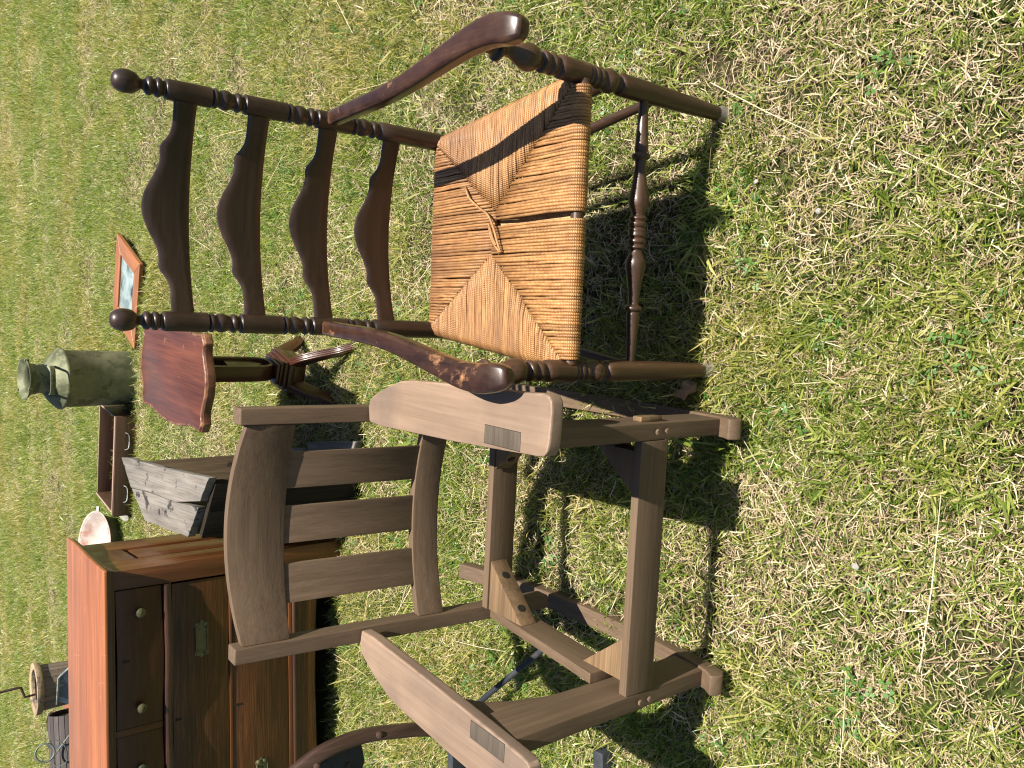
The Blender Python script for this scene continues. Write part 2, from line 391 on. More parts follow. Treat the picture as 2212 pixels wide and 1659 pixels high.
# ------------------------------------------------------------------ ladder-back armchair
LC = thing('ladderback_armchair', 'dark turned ladder-back armchair with woven rush seat, standing nearest on the grass', 'armchair', (0.2968, 1.147, 0), (0, 0, -0.0926))
def rear_post(s):
    K = [(-0.02, .0145), (0.0, .0155), (0.03, .0165), (0.44, .0190, 1), (0.590, .0190, 1), (0.594, .0150), (0.597, .0150), (0.602, .0185), (0.608, .0185), (0.612, .0148),
         (0.618, .0150), (0.632, .0185), (0.642, .0180), (0.648, .0150), (0.653, .0150), (0.659, .0184), (0.665, .0184), (0.669, .0150, 1), (0.671, .0190, 1)]
    def ring(z0):  # the turned group between two plain lengths
        return [(z0 - .003, .0190, 1), (z0, .0148), (z0 + .004, .0148), (z0 + .009, .0184), (z0 + .014, .0184), (z0 + .018, .0148), (z0 + .022, .0150),
                (z0 + .032, .0186), (z0 + .040, .0182), (z0 + .048, .0148), (z0 + .052, .0184), (z0 + .057, .0184), (z0 + .061, .0148, 1), (z0 + .063, .0190, 1)]
    K = [(-.02, .014), (0, .0145), (.05, .0160), (.30, .0190), (.44, .0195), (.584, .0190, 1)]
    K += ring(.590)[1:] + ring(.733) + ring(.883)
    K += [(1.024, .0190, 1), (1.028, .0175), (1.030, .0140), (1.034, .0142), (1.038, .0175), (1.044, .0175), (1.047, .0140), (1.050, .0140), (1.054, .0172), (1.060, .0165),
          (1.064, .0110), (1.069, .0092), (1.074, .0125), (1.082, .0185), (1.094, .0208), (1.104, .0200), (1.113, .0158), (1.118, .0095), (1.1195, .002)]
    return lathe(smooth_prof(K, 3), (s * .2128, .460, 0), (0, .0064, 1), 28)
for s in (-1, 1): obj('rear_post', rear_post(s), MT['cherryZ'], LC, 50)
def front_post(s):
    K = [(.012, .0150), (.05, .0155), (.13, .0185), (.25, .0212), (.322, .0214, 1), (.327, .0195), (.331, .0150), (.336, .0150), (.342, .0190), (.352, .0225), (.362, .0222), (.371, .0180), (.375, .0165),
         (.379, .0198), (.385, .0198), (.389, .0170), (.393, .0200), (.399, .0200), (.403, .0170), (.407, .0200), (.412, .0200), (.414, .0180, 1), (.416, .0212, 1),
         (.478, .0212, 1), (.482, .0185), (.485, .0160), (.489, .0160), (.493, .0190), (.499, .0198), (.505, .0160), (.508, .0160), (.513, .0195), (.521, .0198), (.525, .0140), (.528, .0138),
         (.535, .0190), (.545, .0235), (.556, .0238), (.570, .0190), (.585, .0125), (.596, .0098), (.603, .0105), (.609, .0150), (.616, .0215), (.622, .0215), (.626, .0150), (.640, .0120)]
    return lathe(smooth_prof(K, 3), (s * .2748, 0, 0), (0, 0, 1), 28)
for s in (-1, 1):
    p = obj('front_post', front_post(s), MT['brownZ'], LC, 50)
    obj('foot_glide', lathe([(-.004, .0195), (0.004, .0205), (.009, .0200), (.020, .0165), (.032, .0155)], (s * .2748, 0, 0), seg=24), MT['glide'], p, 40)
# slats, bowed backwards
SLTOP = [(.196, .002), (.188, .001), (.160, .000), (.146, .001), (.132, .006), (.122, .014), (.114, .0205), (.108, .0195), (.097, .0180), (.085, .019), (.075, .0215), (.062, .027), (.045, .036), (.027, .0435), (.012, .0475), (0, .0485)]
def slat(zb, h, bowm=.034):
    top = [(-a, b) for a, b in SLTOP][:-1] + SLTOP[::-1]
    N = 48; bm = bmesh.new(); fr = []; xs = np.linspace(-.204, .204, N + 1)
    ta = [t[0] for t in top]; tb = [t[1] for t in top]
    th = .0038
    rows = []
    for x in xs:
        zt = zb + h + float(np.interp(x, ta, tb)); zl = zb + .003 * (1 - (x / .2) ** 2)
        y = .4635 + bowm * (1 - (x / .2) ** 2)
        nrm = Vector((2 * bowm * x / .04, 1, 0)).normalized()
        row = []
        for k in range(5):
            z = zl + (zt - zl) * k / 4
            row.append((Vector((x, y, z)) - nrm * (th if 0 < k < 4 else th * .45), Vector((x, y, z)) + nrm * (th if 0 < k < 4 else th * .45)))
            if k == 0: row.append((Vector((x, y, z + .004)) - nrm * th, Vector((x, y, z + .004)) + nrm * th))
            if k == 3: row.append((Vector((x, y, zt - .004)) - nrm * th, Vector((x, y, zt - .004)) + nrm * th))
        rows.append([(bm.verts.new(a), bm.verts.new(b)) for a, b in row])
    for r0, r1 in zip(rows, rows[1:]):
        for k in range(len(r0) - 1):
            bm.faces.new((r0[k][0], r1[k][0], r1[k + 1][0], r0[k + 1][0])); bm.faces.new((r0[k + 1][1], r1[k + 1][1], r1[k][1], r0[k][1]))
        bm.faces.new((r0[0][1], r1[0][1], r1[0][0], r0[0][0])); bm.faces.new((r0[-1][0], r1[-1][0], r1[-1][1], r0[-1][1]))
    return bm
for zb, h in ((.970, .041), (.829, .042), (.682, .040), (.532, .040)):
    obj('back_slat', slat(zb, h), MT['cherryX'], LC, 40)
# arms
def lad_arm(s):
    P = [(s * .216, .447, .700), (s * .221, .36, .697), (s * .226, .28, .692), (s * .236, .20, .685), (s * .252, .13, .676), (s * .269, .06, .668), (s * .281, 0, .662), (s * .284, -.045, .656), (s * .280, -.078, .650), (s * .278, -.096, .645), (s * .277, -.104, .642), (s * .2765, -.108, .641)]
    W = [.030, .031, .032, .034, .037, .041, .047, .051, .049, .040, .028, .010]; Hh = [.028, .029, .030, .030, .030, .031, .033, .035, .034, .030, .022, .008]
    pp = catmull(P, 5); n = len(pp); f = lambda A: [float(np.interp(i / (n - 1) * (len(A) - 1), range(len(A)), A)) for i in range(n)]
    bm = sweep(pp, f(W), f(Hh), .28, seg=4)
    return bm
for s in (-1, 1): obj('arm', lad_arm(s), MT['ladarm'], LC, 60)
# stretchers
def front_stretcher():
    half = [(0, .0175), (.006, .0185), (.010, .0150), (.013, .0180), (.019, .0188), (.023, .0150), (.027, .0180), (.031, .0172), (.034, .0125), (.040, .0135), (.052, .0190), (.062, .0205), (.072, .0195), (.095, .0150), (.120, .0120),
            (.138, .0108), (.143, .0125), (.147, .0178), (.153, .0180), (.157, .0125), (.161, .0135), (.175, .0128), (.215, .0104), (.258, .0088), (.275, .0085)]
    K = [(-a, r) for a, r in half[::-1]][:-1] + half
    return lathe(smooth_prof(K, 3), (0, 0, .255), (1, 0, 0), 22)
obj('front_stretcher', front_stretcher(), MT['brownX'], LC, 60)
for s in (-1, 1):
    for z in (.345, .205):
        obj('side_stretcher', lathe(smooth_prof([(0, .0085), (.12, .0108), (.24, .0115), (.36, .0108), (.47, .0085)], 4), (s * .2748, 0, z), (-s * .062, .46, -.012 if z > .3 else -.02), 14), MT['brownY'], LC, 60)
obj('rear_stretcher', lathe([(0, .0085), (.2, .011), (.42, .0085)], (-.21, .462, .27), (1, 0, 0), 14), MT['brownX'], LC, 60)
# seat rails and padding under the weave
FLc, FRc, BRc, BLc = Vector((-.262, -.008, .425)), Vector((.262, -.008, .425)), Vector((.208, .455, .425)), Vector((-.208, .455, .425))
for a, b in ((FLc, FRc), (FRc, BRc), (BRc, BLc), (BLc, FLc)):
    obj('seat_rail', tube([a.lerp(b, t) for t in (0, .5, 1)], .0125, 10), MT['brownX'], LC, 60)
bm = prism([(-.245, .005, .427), (.245, .005, .427), (.195, .445, .427), (-.195, .445, .427)], (0, 0, -.004), 0)
obj('seat_padding', bm, MT['pad'], LC)
# rush strands: each cord wraps its rail and turns in at the diagonal
M1, M2 = Vector((.040, .222, 0)), Vector((-.050, .226, 0))
def hgt(x, y):
    d = min(y + .02, .47 - y, (.27 - .115 * max(y, 0)) - abs(x)) / .22
    return .4425 + .0035 * math.sin(min(1, max(0, d)) * math.pi / 2) + .0025 * math.sin(x * 31 + y * 17) * max(0, min(1, d * 2))
def strand_path(e, inner, out):
    """e: point on the rail's centre line, inner: where the cord ends on the seat, out: unit vector away from the seat"""
    P = [e - out * .10 + Vector((0, 0, -.0145)), e + Vector((0, 0, -.0165))]
    for a in (-35, 5, 45): P.append(e + out * (.0150 * math.cos(R(a))) + Vector((0, 0, .0150 * math.sin(R(a)))))
    n = 4
    for k in range(n + 1):
        t = k / n; p = e.lerp(Vector((inner.x, inner.y, 0)), t)
        P.append(Vector((p.x, p.y, hgt(p.x, p.y))))
    P[-1].z -= .0035
    wob = Vector((out.y, -out.x, 0))
    for k in range(6, len(P) - 1): P[k] += wob * random.uniform(-.0009, .0009) + Vector((0, 0, random.uniform(-.0008, .0008)))
    return P
def add_strand(e, inner, out, r):
    jit = Vector((random.uniform(-1, 1), random.uniform(-1, 1), 0)) * .0008
    P = strand_path(e + jit * .4, inner + jit * 2, out)
    obj('rush_strand', tube(P, r, 6, uv=True), MT['rush'], LC, 180)
def diag(a, b, t): return a.lerp(b, t)
def cross_x(x, A, B): t = (x - A.x) / (B.x - A.x); return A.lerp(B, t)
def cross_y(y, A, B): t = (y - A.y) / (B.y - A.y); return A.lerp(B, t)
DFR, DFL, DBR, DBL = Vector((.262, -.012, 0)), Vector((-.262, -.012, 0)), Vector((.208, .460, 0)), Vector((-.208, .460, 0))
r0 = .0034
x = -.250
while x <= .251:                                   # front
    gap = .008 < x < .018
    if not gap:
        if x < M2.x: q = cross_x(x, DFL, M2)
        elif x > M1.x: q = cross_x(x, DFR, M1)
        else: q = M2.lerp(M1, (x - M2.x) / (M1.x - M2.x)) + Vector((0, -.0, 0))
        add_strand(Vector((x, -.008, .425)), q, Vector((0, -1, 0)), r0 * random.uniform(.90, 1.14))
    x += .0059 * random.uniform(.95, 1.06)
x = -.200
while x <= .201:                                   # back
    if True:
        if x < M2.x: q = cross_x(x, DBL, M2)
        elif x > M1.x: q = cross_x(x, DBR, M1)
        else: q = M2.lerp(M1, (x - M2.x) / (M1.x - M2.x))
        add_strand(Vector((x, .455, .425)), q, Vector((0, 1, 0)), r0 * random.uniform(.92, 1.14))
    x += .0062 * random.uniform(.95, 1.06)
for s, Mx, DF, DB in ((1, M1, DFR, DBR), (-1, M2, DFL, DBL)):   # sides
    y = .004
    while y <= .446:
        ex = s * (.262 - (.054) * (y + .008) / .463)
        q = cross_y(y, DF, Mx) if y < Mx.y else cross_y(y, DB, Mx)
        add_strand(Vector((ex, y, .425)), q, Vector((s, .12, 0)).normalized(), r0 * random.uniform(.92, 1.10))
        y += .0061 * random.uniform(.95, 1.06)
# the two corner wedges where front cords crowd the posts
obj('loose_cord', tube(catmull([(.098, .330, .444), (.090, .312, .456), (.068, .292, .459), (.048, .262, .457), (.030, .228, .458), (.004, .205, .460), (-.030, .186, .461), (-.046, .180, .458), (-.044, .190, .455), (-.020, .214, .456), (.012, .226, .456)], 5), .0026, 6, uv=True), MT['rush'], LC, 180)
obj('loose_cord', tube(catmull([(.006, .222, .456), (-.018, .205, .460), (-.034, .192, .460)], 5), .0028, 6, uv=True), MT['rush'], LC, 180)

# ------------------------------------------------------------------ oak rocking chair
RC = thing('rocking_chair', 'seatless greyish oak rocking chair with flat wide arms beside the ladder-back chair', 'rocking chair', (-.3648, 1.1244, 0), (-.0146, 0, -.1059))
wi, tl = .2529, .0347
for s in (-1, 1):
    a0, a1 = s * wi, s * (wi + tl)
    zt = .586
    out = [(0.0, .060), (-.004, .20), (-.014, .45), (-.020, zt), (.083, zt), (.080, .50), (.078, .35), (.082, .20), (.086, .060)]
    leg = obj('front_leg', prism([(a0, b, z) for b, z in out], (a1 - a0, 0, 0), .0035, 3), MT['oakZ'], RC, 35)
    # corbel behind the leg under the arm
    cb = [(.0835, zt), (.175, zt), (.168, .572), (.135, .545), (.110, .500), (.094, .44), (.0805, .385)]
    obj('arm_corbel', prism([(a0 + s * .006, b, z) for b, z in cb], (s * .020, 0, 0), .002), MT['oakZ'], RC, 30)
    # pegs in the leg's front edge
    for z in (.268, .241):
        obj('peg', lathe([(0, .0062), (.0035, .0062), (.0045, .005)], (s * (wi + tl * .5), -.0038 - z * .028, z), (0, -1, 0), 14), MT['oakX'], leg, 40)
    # through tenon on the outside of the leg
    obj('tenon', box(min(a1, a1 + s * .011), max(a1, a1 + s * .011), .006, .030, .238, .297, .004, 2), MT['block'], leg, 35)
    # rocker
    def zb(b): return ((b - .33) ** 2) / (2 * 1.75)
    bs = np.linspace(-.046, .862, 26)
    ol = [(b, zb(b) + .000) for b in bs] + [(b, zb(b) + .038) for b in bs[::-1]]
    ol[0] = (bs[0] + .012, zb(bs[0]) - .001); ol[-1] = (bs[0] + .010, zb(bs[0]) + .046); ol.append((bs[0] + .001, zb(bs[0]) + .034)); ol.append((bs[0] - .001, zb(bs[0]) + .018))
    obj('rocker', prism([(s * (wi - .004), b, z) for b, z in ol], (s * .043, 0, 0), .004, 3, 40), MT['oakY'], RC, 35)
    # back stile, running down into the rear leg
    B = lambda z: .478 + .0702 * z
    sl = [(B(z), z) for z in (.095, .30, .50, .70, .885)] + [(B(z) + .040 + .012 * max(0, (.3 - z)) , z) for z in (.885, .70, .50, .30, .095)]
    st = obj('back_stile', prism([(s * .2318, b, z) for b, z in sl], (s * .0349, 0, 0), .004, 3, 40), MT['oakZ'], RC, 35)
    # side seat rail
    x0, x1 = s * .2525, s * .2310
    obj('side_rail', hexa([(x0, .476, .285), (x1, .476, .285), (x1, .476, .213), (x0, .476, .213), (x0, .074, .326), (x1, .074, .326), (x1, .074, .250), (x0, .074, .250)], .002), MT['oakY'], RC, 35)
    # corner blocks
    rb = obj('corner_block', prism([(s * .2305, .345, .292), (s * .2305, .4735, .292), (s * .112, .4735, .292)], (0, 0, -.046), .0015), MT['block'], RC, 30)
    d = Vector((s * .2305 - s * .112, .345 - .4735, 0)).normalized(); nrm = Vector((-d.y * s, d.x * s, 0)); mid = Vector((s * .171, .409, .270))
    if nrm.dot(Vector((-s, -1, 0))) < 0: nrm = -nrm
    for k in (-.045, .045):
        obj('screw_hole', lathe([(0, .009), (.0012, .009)], mid + d * k + nrm * .0002, nrm, 16), MT['hole'], rb, 30)
    obj('corner_block', prism([(s * .2305, .130, .296), (s * .2305, .013, .296), (s * .140, .013, .296)], (0, 0, -.046), .0015), MT['block'], RC, 30)
    # arm
    A = [(.234, .512), (.266, .518), (.284, .512), (.304, .474), (.320, .430), (.334, .388), (.340, .346), (.345, .25), (.349, .158), (.354, -.02), (.358, -.076), (.355, -.090), (.346, -.097), (.330, -.099), (.280, -.096), (.264, -.092), (.257, -.085), (.254, -.070), (.246, .07), (.240, .20), (.235, .35), (.231, .46)]
    arm = obj('arm', prism([(s * a, b, .612) for a, b in A], (0, 0, -.026), .007, 4, 25), MT['armtop'], RC, 32)
    obj('tenon_joint', box(min(s * .2537, s * .2873), max(s * .2537, s * .2873), -.0228, .0808, .600, .6121, 0), MT['hole'], arm, 30)
    obj('tenon_end', box(min(s * .2545, s * .2865), max(s * .2545, s * .2865), -.022, .080, .600, .6125, .0010, 2), MT['inlay'], arm, 30)
# rails between the legs
obj('front_rail', box(-wi + .0005, wi - .0005, -.0079, .0118, .2319, .3061, .002), MT['oakX'], RC, 35)
obj('rear_rail', box(-.2312, .2312, .4765, .4975, .2225, .2945, .002), MT['oakX'], RC, 35)
# curved back rails
def curved_rail(zl, zt_end, zt_mid, bow, th=.021, yb=0.0):
    N = 28; bm = bmesh.new(); rows = []
    for i in range(N + 1):
        x = -.2312 + .4624 * i / N; u = 1 - (x / .2312) ** 2
        zt = zt_end + (zt_mid - zt_end) * u
        f = []
        for z, k in ((zl, 0), (zt, 0), (zt, th), (zl, th)):
            f.append(bm.verts.new((x, .478 + .0702 * z + .006 + yb + bow * u + k, z)))
        rows.append(f)
    for a, b in zip(rows, rows[1:]):
        for k in range(4): bm.faces.new((a[k], a[(k + 1) % 4], b[(k + 1) % 4], b[k]))
    bm.faces.new(rows[0]); bm.faces.new(rows[-1][::-1]); bmesh.ops.recalc_face_normals(bm, faces=bm.faces)
    return bevel(bm, .003, 2, 50)
obj('crest_rail', curved_rail(.767, .868, .889, .046), MT['oakX'], RC, 35)
obj('lower_back_rail', curved_rail(.396, .462, .462, .044), MT['oakX'], RC, 35)
for xc in (.127, .005, -.121):
    u = 1 - (xc / .2312) ** 2
    f = lambda z: .478 + .0702 * z + .012 + .045 * u
    P = [(xc - .041, f(.455), .455), (xc + .041, f(.455), .455), (xc + .041, f(.775), .775), (xc - .041, f(.775), .775)]
    # slightly cupped slat
    bm = bmesh.new(); N = 8; rows = []
    for i in range(N + 1):
        x = xc - .041 + .082 * i / N; uu = 1 - (x / .2312) ** 2
        rows.append([bm.verts.new((x, .478 + .0702 * z + .010 + .045 * uu + k, z)) for z, k in ((.4600, 0), (.772, 0), (.772, .009), (.4600, .009))])
    for a, b in zip(rows, rows[1:]):
        for k in range(4): bm.faces.new((a[k], a[(k + 1) % 4], b[(k + 1) % 4], b[k]))
    bm.faces.new(rows[0]); bm.faces.new(rows[-1][::-1]); bmesh.ops.recalc_face_normals(bm, faces=bm.faces)
    obj('back_slat', bevel(bm, .0015, 2, 50), MT['oakZ'], RC, 40)
# ------------------------------------------------------------------ chest of drawers
DR = thing('chest_of_drawers', 'red brown oak chest of drawers with orange top and brass pulls', 'dresser', (-.615, 2.95, 0), (0, 0, -.0106))
XL, XR, DEP = -1.055, .020, .555
def top_outline(ov):
    P = [(XL - ov * .6, -ov + .004), (XL - ov * .6 + .004, -ov), (XR + ov * .30, -ov), (XR + ov * .42, -ov + .006)]
    P += [(XR + ov * k, y) for k, y in ((.45, .06), (.62, .22), (.95, .40), (1.02, .50), (1.0, DEP + .010))]
    return P + [(XL - ov * .6, DEP + .010)]
tp = obj('top', prism([(x, y, .864) for x, y in top_outline(.036)], (0, 0, -.011), .003, 3, 40), MT['drestop'], DR, 35)
obj('top_moulding', prism([(x, y, .8525) for x, y in top_outline(.030)], (0, 0, -.012), .004, 3, 40), MT['bead'], tp, 35)
obj('top_moulding', prism([(x, y, .8400) for x, y in top_outline(.016)], (0, 0, -.012), .003, 3, 40), MT['bead'], tp, 35)
for x0, x1 in ((XR - .062, XR), (XL, XL + .062)):
    obj('front_stile', box(x0, x1, 0, .030, 0.0, .8275, .002), MT['dresZ'], DR, 35)
for x0, x1, s in ((XR - .022, XR, 1), (XL, XL + .022, -1)):
    y0 = .0305
    obj('side_stile', box(x0, x1, y0, .175, 0, .8275, .002), MT['dresZ'], DR, 35)
    obj('side_stile', box(x0, x1, .395, DEP, 0, .8275, .002), MT['dresZ'], DR, 35)
    obj('side_rail', box(x0, x1, .1755, .3945, .715, .8275, .002), MT['dresY'], DR, 35)
    obj('side_rail', box(x0, x1, .1755, .3945, .10, .19, .002), MT['dresY'], DR, 35)
    xa, xb = (x1 - .020, x1 - .014) if s > 0 else (x0 + .014, x0 + .020)
    obj('side_panel', box(xa, xb, .170, .400, .18, .72, .001), MT['dresZ'], DR, 35)
    xa, xb = (x1 - .0138, x1 - .003) if s > 0 else (x0 + .003, x0 + .0138)
    obj('raised_panel', box(xa, xb, .200, .371, .215, .695, .003), MT['dresZ'], DR, 35)
obj('back_panel', box(XL + .022, XR - .022, DEP - .012, DEP - .002, .06, .8275, .001), MT['dresX'], DR, 35)
obj('bottom_panel', box(XL + .022, XR - .022, .031, DEP - .012, .20, .212, .001), MT['dresX'], DR, 35)
IL, IR = XL + .0625, XR - .0625
mid = (IL + IR) / 2
def serp(x):   # wavy front of the top drawers
    t = (x - mid) / (IR - mid); return -.010 + .010 * math.cos(t * math.pi * 2.0)
def wavy(x0, x1, z0, z1, depth, off=0.0, bw=.003, N=40):
    bm = bmesh.new(); rows = []
    for i in range(N + 1):
        x = x0 + (x1 - x0) * i / N; y = serp(x) + off
        rows.append([bm.verts.new(q) for q in ((x, y, z0), (x, y, z1), (x, y + depth, z1), (x, y + depth, z0))])
    for a, b in zip(rows, rows[1:]):
        for k in range(4): bm.faces.new((a[k], a[(k + 1) % 4], b[(k + 1) % 4], b[k]))
    bm.faces.new(rows[0]); bm.faces.new(rows[-1][::-1]); bmesh.ops.recalc_face_normals(bm, faces=bm.faces)
    return bevel(bm, bw, 2, 50)
def knob(par, x, z, y):
    bm = lathe([(0, .0065), (.008, .0055), (.012, .012), (.016, .0195), (.019, .0200), (.021, .0165), (.022, .015), (.0235, .008), (.025, .001)], (x, y, z), (0, -1, 0), 10)
    for v in bm.verts: v.co.x = x + (v.co.x - x) * .82; v.co.z = z + (v.co.z - z) * .82
    obj('knob', bm, MT['brass'], par, 25)
def keyhole(par, x, z, y):
    obj('keyhole', prism([(x - .0035, y, z - .011), (x + .0035, y, z - .011), (x + .003, y, z + .001), (x + .0055, y, z + .007), (x, y, z + .012), (x - .0055, y, z + .007), (x - .003, y, z + .001)], (0, .001, 0), 0), MT['hole'], par)
def pull(par, x, z, y):
    """stamped brass pull: a framed plate with a leaf at either end"""
    hw, hh = .052, .0215
    pts = []
    for sx in (1, -1):
        for a, b in ((.038, -.021), (.046, -.024), (.056, -.0225), (.060, -.015), (.057, -.009), (.063, -.004), (.066, 0), (.063, .004), (.057, .009), (.060, .015), (.056, .0225), (.046, .024), (.038, .021)):
            pts.append((sx * a, b * sx))
    pl = obj('pull', prism([(x + a, y - .003, z + b) for a, b in pts], (0, .003, 0), .001), MT['brass'], par, 30)
    fr = bmesh.new()
    for z0, z1, x0, x1 in ((hh - .004, hh, -hw + .01, hw - .01), (-hh, -hh + .004, -hw + .01, hw - .01)):
        b2 = box(x + x0, x + x1, y - .008, y - .003, z + z0, z + z1, .001); me = bpy.data.meshes.new('t'); b2.to_mesh(me); b2.free(); fr.from_mesh(me)
    obj('rim', fr, MT['brass'], pl, 30)
    for sx in (-1, 1):
        for dz in (-.012, .012):
            obj('leaf_boss', lathe([(0, .0085), (.003, .0075), (.005, .003)], (x + sx * .050, y - .003, z + dz), (0, -1, 0), 10), MT['brass'], pl, 40)
    obj('plate_panel', box(x - .034, x + .034, y - .0045, y - .003, z - .0165, z + .0165, .0008), MT['brass'], pl, 30)
gap = .003
for x0, x1, kx in ((mid + .012, IR - gap, (-.123, -.440)), (IL + gap, mid - .012, (-.640, -.935))):
    d = obj('drawer', wavy(x0, x1, .6765, .8225, .020, .004), MT['drawer1'], DR, 35)
    for k in kx: knob(d, k, .750, serp(k) + .004)
    keyhole(d, (x0 + x1) / 2, .797, serp((x0 + x1) / 2) + .0034)
obj('drawer_divider', box(mid - .0115, mid + .0115, .004, .040, .676, .8245, .002), MT['dresZ'], DR, 35)
obj('bead_rail', wavy(IL, IR, .654, .673, .040, -.010, .007), MT['bead'], DR, 50)
obj('bead_rail', wavy(IL, IR, .646, .6535, .030, .002, .002), MT['bead'], DR, 50)
rl = [(.4395, .4465), (.2155, .2260)]
d2 = obj('drawer', box(IL + .004, IR - .007, .008, .028, .4495, .6425, .0035), MT['drawer2'], DR, 35)
d3 = obj('drawer', box(IL + .004, IR - .004, .006, .026, .2295, .4365, .0035), MT['drawer2'], DR, 35)
for d, z in ((d2, .545), (d3, .335)):
    for k in (-.255, -.795): pull(d, k, z, .0078 if d is d2 else .0058)
    keyhole(d, mid, z + .080, .0072 if d is d2 else .0052)
obj('drawer_rail', box(IL, IR, .004, .030, .4375, .4485, .002), MT['dresX'], DR, 35)
obj('drawer_rail', box(IL, IR, .002, .030, .2145, .2285, .002), MT['dresX'], DR, 35)
obj('bead_rail', box(IL, IR, -.004, .020, .2005, .2140, .0055, 3), MT['bead'], DR, 50)
ap = [(IL, .2000), (IR, .2000), (IR, .085), (IR - .10, .112), (IR - .25, .120), (mid, .124), (IL + .25, .120), (IL + .10, .112), (IL, .085)]
obj('apron', prism([(x, .004, z) for x, z in ap], (0, .018, 0), .002), MT['drawer2'], DR, 35)
for x0, x1 in ((XR - .040, XR - .005), (XL + .005, XL + .040)):
    obj('front_foot', box(x0, x1, .150, .185, 0, .10, .003), MT['dresZ'], DR, 35)

# ------------------------------------------------------------------ tripod table (four sabre legs)
TB = thing('pedestal_table', 'red brown side table with shaped top on an open pedestal with reeded legs', 'table', (.060, 3.054, 0), (0, 0, -.13))
def ogee_side(p0, p1, d1=.012, d2=.016, n=22, bulge=.018):
    p0 = Vector(p0); p1 = Vector(p1); L = (p1 - p0).length; t = (p1 - p0).normalized(); nn = Vector((t.y, -t.x))
    out = []
    for k in range(n):
        u = k / n
        o = bulge * float(np.interp(u, [0, .07, .14, .22, .35, .5, .65, .78, .86, .93, 1], [0, -.28, -.22, .10, .75, 1, .75, .10, -.22, -.28, 0]))
        out.append(p0 + t * (u * L) + nn * o)
    return out
def tab_outline(inset=0):
    hx, hy = .165 - inset, .360 - inset; c = .030
    P = []
    cor = [((hx - c, -hy), (hx, -hy + c * .8)), ((hx, hy - c * .8), (hx - c, hy)), ((-hx + c, hy), (-hx, hy - c * .8)), ((-hx, -hy + c * .8), (-hx + c, -hy))]
    for i, (a, b) in enumerate(cor):
        P.append(Vector(a)); P.append(Vector(b))
        nx = cor[(i + 1) % 4][0]
        P += ogee_side(b, nx, bulge=.030 if i % 2 else .020)[1:]
    return P
o1 = tab_outline(); o2 = tab_outline(.010)
t1 = obj('table_top', prism([(p.x, p.y, .606) for p in tab_outline(.004)], (0, 0, -.028), .005, 3, 60), MT['tabedge'], TB, 40)
obj('top_board', prism([(p.x, p.y, .6095) for p in tab_outline(.013)], (0, 0, -.010), .0012, 2, 60), MT['tabtop'], t1, 40)
rim_o = tab_outline(.0045); bm = bmesh.new()
n = len(rim_o); prof = ((.0, .600), (.001, .6095), (.005, .6120), (.010, .6095))
rr = []
for ins, z in prof:
    ol = tab_outline(.0045 + ins); rr.append([bm.verts.new((p.x, p.y, z)) for p in ol])
for a, b in zip(rr, rr[1:]):
    for i in range(n): bm.faces.new((a[i], a[(i + 1) % n], b[(i + 1) % n], b[i]))
obj('moulded_rim', bm, MT['tabedge'], t1, 60)
obj('top_block', box(-.075, .075, -.12, .12, .560, .5775, .003), MT['pedY'], TB, 35)
# open U-shaped column: flat strip bent to a U, seen edge on
def t_loc(x, y):   # a spot on the lawn in the table's own frame
    dx, dy = x - .060, y - 3.054; c_, s_ = math.cos(-.13), math.sin(-.13); return dx * c_ + dy * s_, -dx * s_ + dy * c_
PX, PY = t_loc(.072, 3.095)
yaw_c = R(68) + .13
def rotp(x, y, z, a=yaw_c): return (PX + x * math.cos(a) - y * math.sin(a), PY + x * math.sin(a) + y * math.cos(a), z)
path = [(-.048, 0, .566), (-.050, 0, .45), (-.050, 0, .33), (-.046, 0, .27), (-.030, 0, .238), (0, 0, .228), (.030, 0, .238), (.046, 0, .27), (.050, 0, .33), (.050, 0, .45), (.048, 0, .566)]
uvec = Vector((-math.sin(yaw_c), math.cos(yaw_c), 0))
pp = [Vector(rotp(*p)) for p in catmull(path, 4)]
obj('open_column', sweep(pp, .016, .060, .12, upv=uvec, seg=2), MT['pedZ'], TB, 50)
obj('column_block', prism([rotp(-.041, -.022, .40), rotp(.041, -.022, .40), rotp(.034, -.022, .30), rotp(0, -.022, .262), rotp(-.034, -.022, .30)], Vector(rotp(0, .044, 0)) - Vector(rotp(0, 0, 0)), .002), MT['pedZ'], TB, 35)
def rbox(hx, hy, z0, z1, bw, mat, nm, par):
    return obj(nm, prism([rotp(-hx, -hy, z0), rotp(hx, -hy, z0), rotp(hx, hy, z0), rotp(-hx, hy, z0)], (0, 0, z1 - z0), bw), mat, par, 35)
rbox(.064, .040, .215, .227, .003, MT['pedX'], 'plinth_moulding', TB); rbox(.068, .046, .203, .2145, .003, MT['pedX'], 'plinth_moulding', TB)
rbox(.078, .055, .189, .2025, .003, MT['pedX'], 'plinth_moulding', TB); rbox(.086, .062, .165, .1885, .004, MT['pedX'], 'plinth', TB)
rbox(.072, .052, .115, .1645, .003, MT['pedX'], 'plinth', TB)
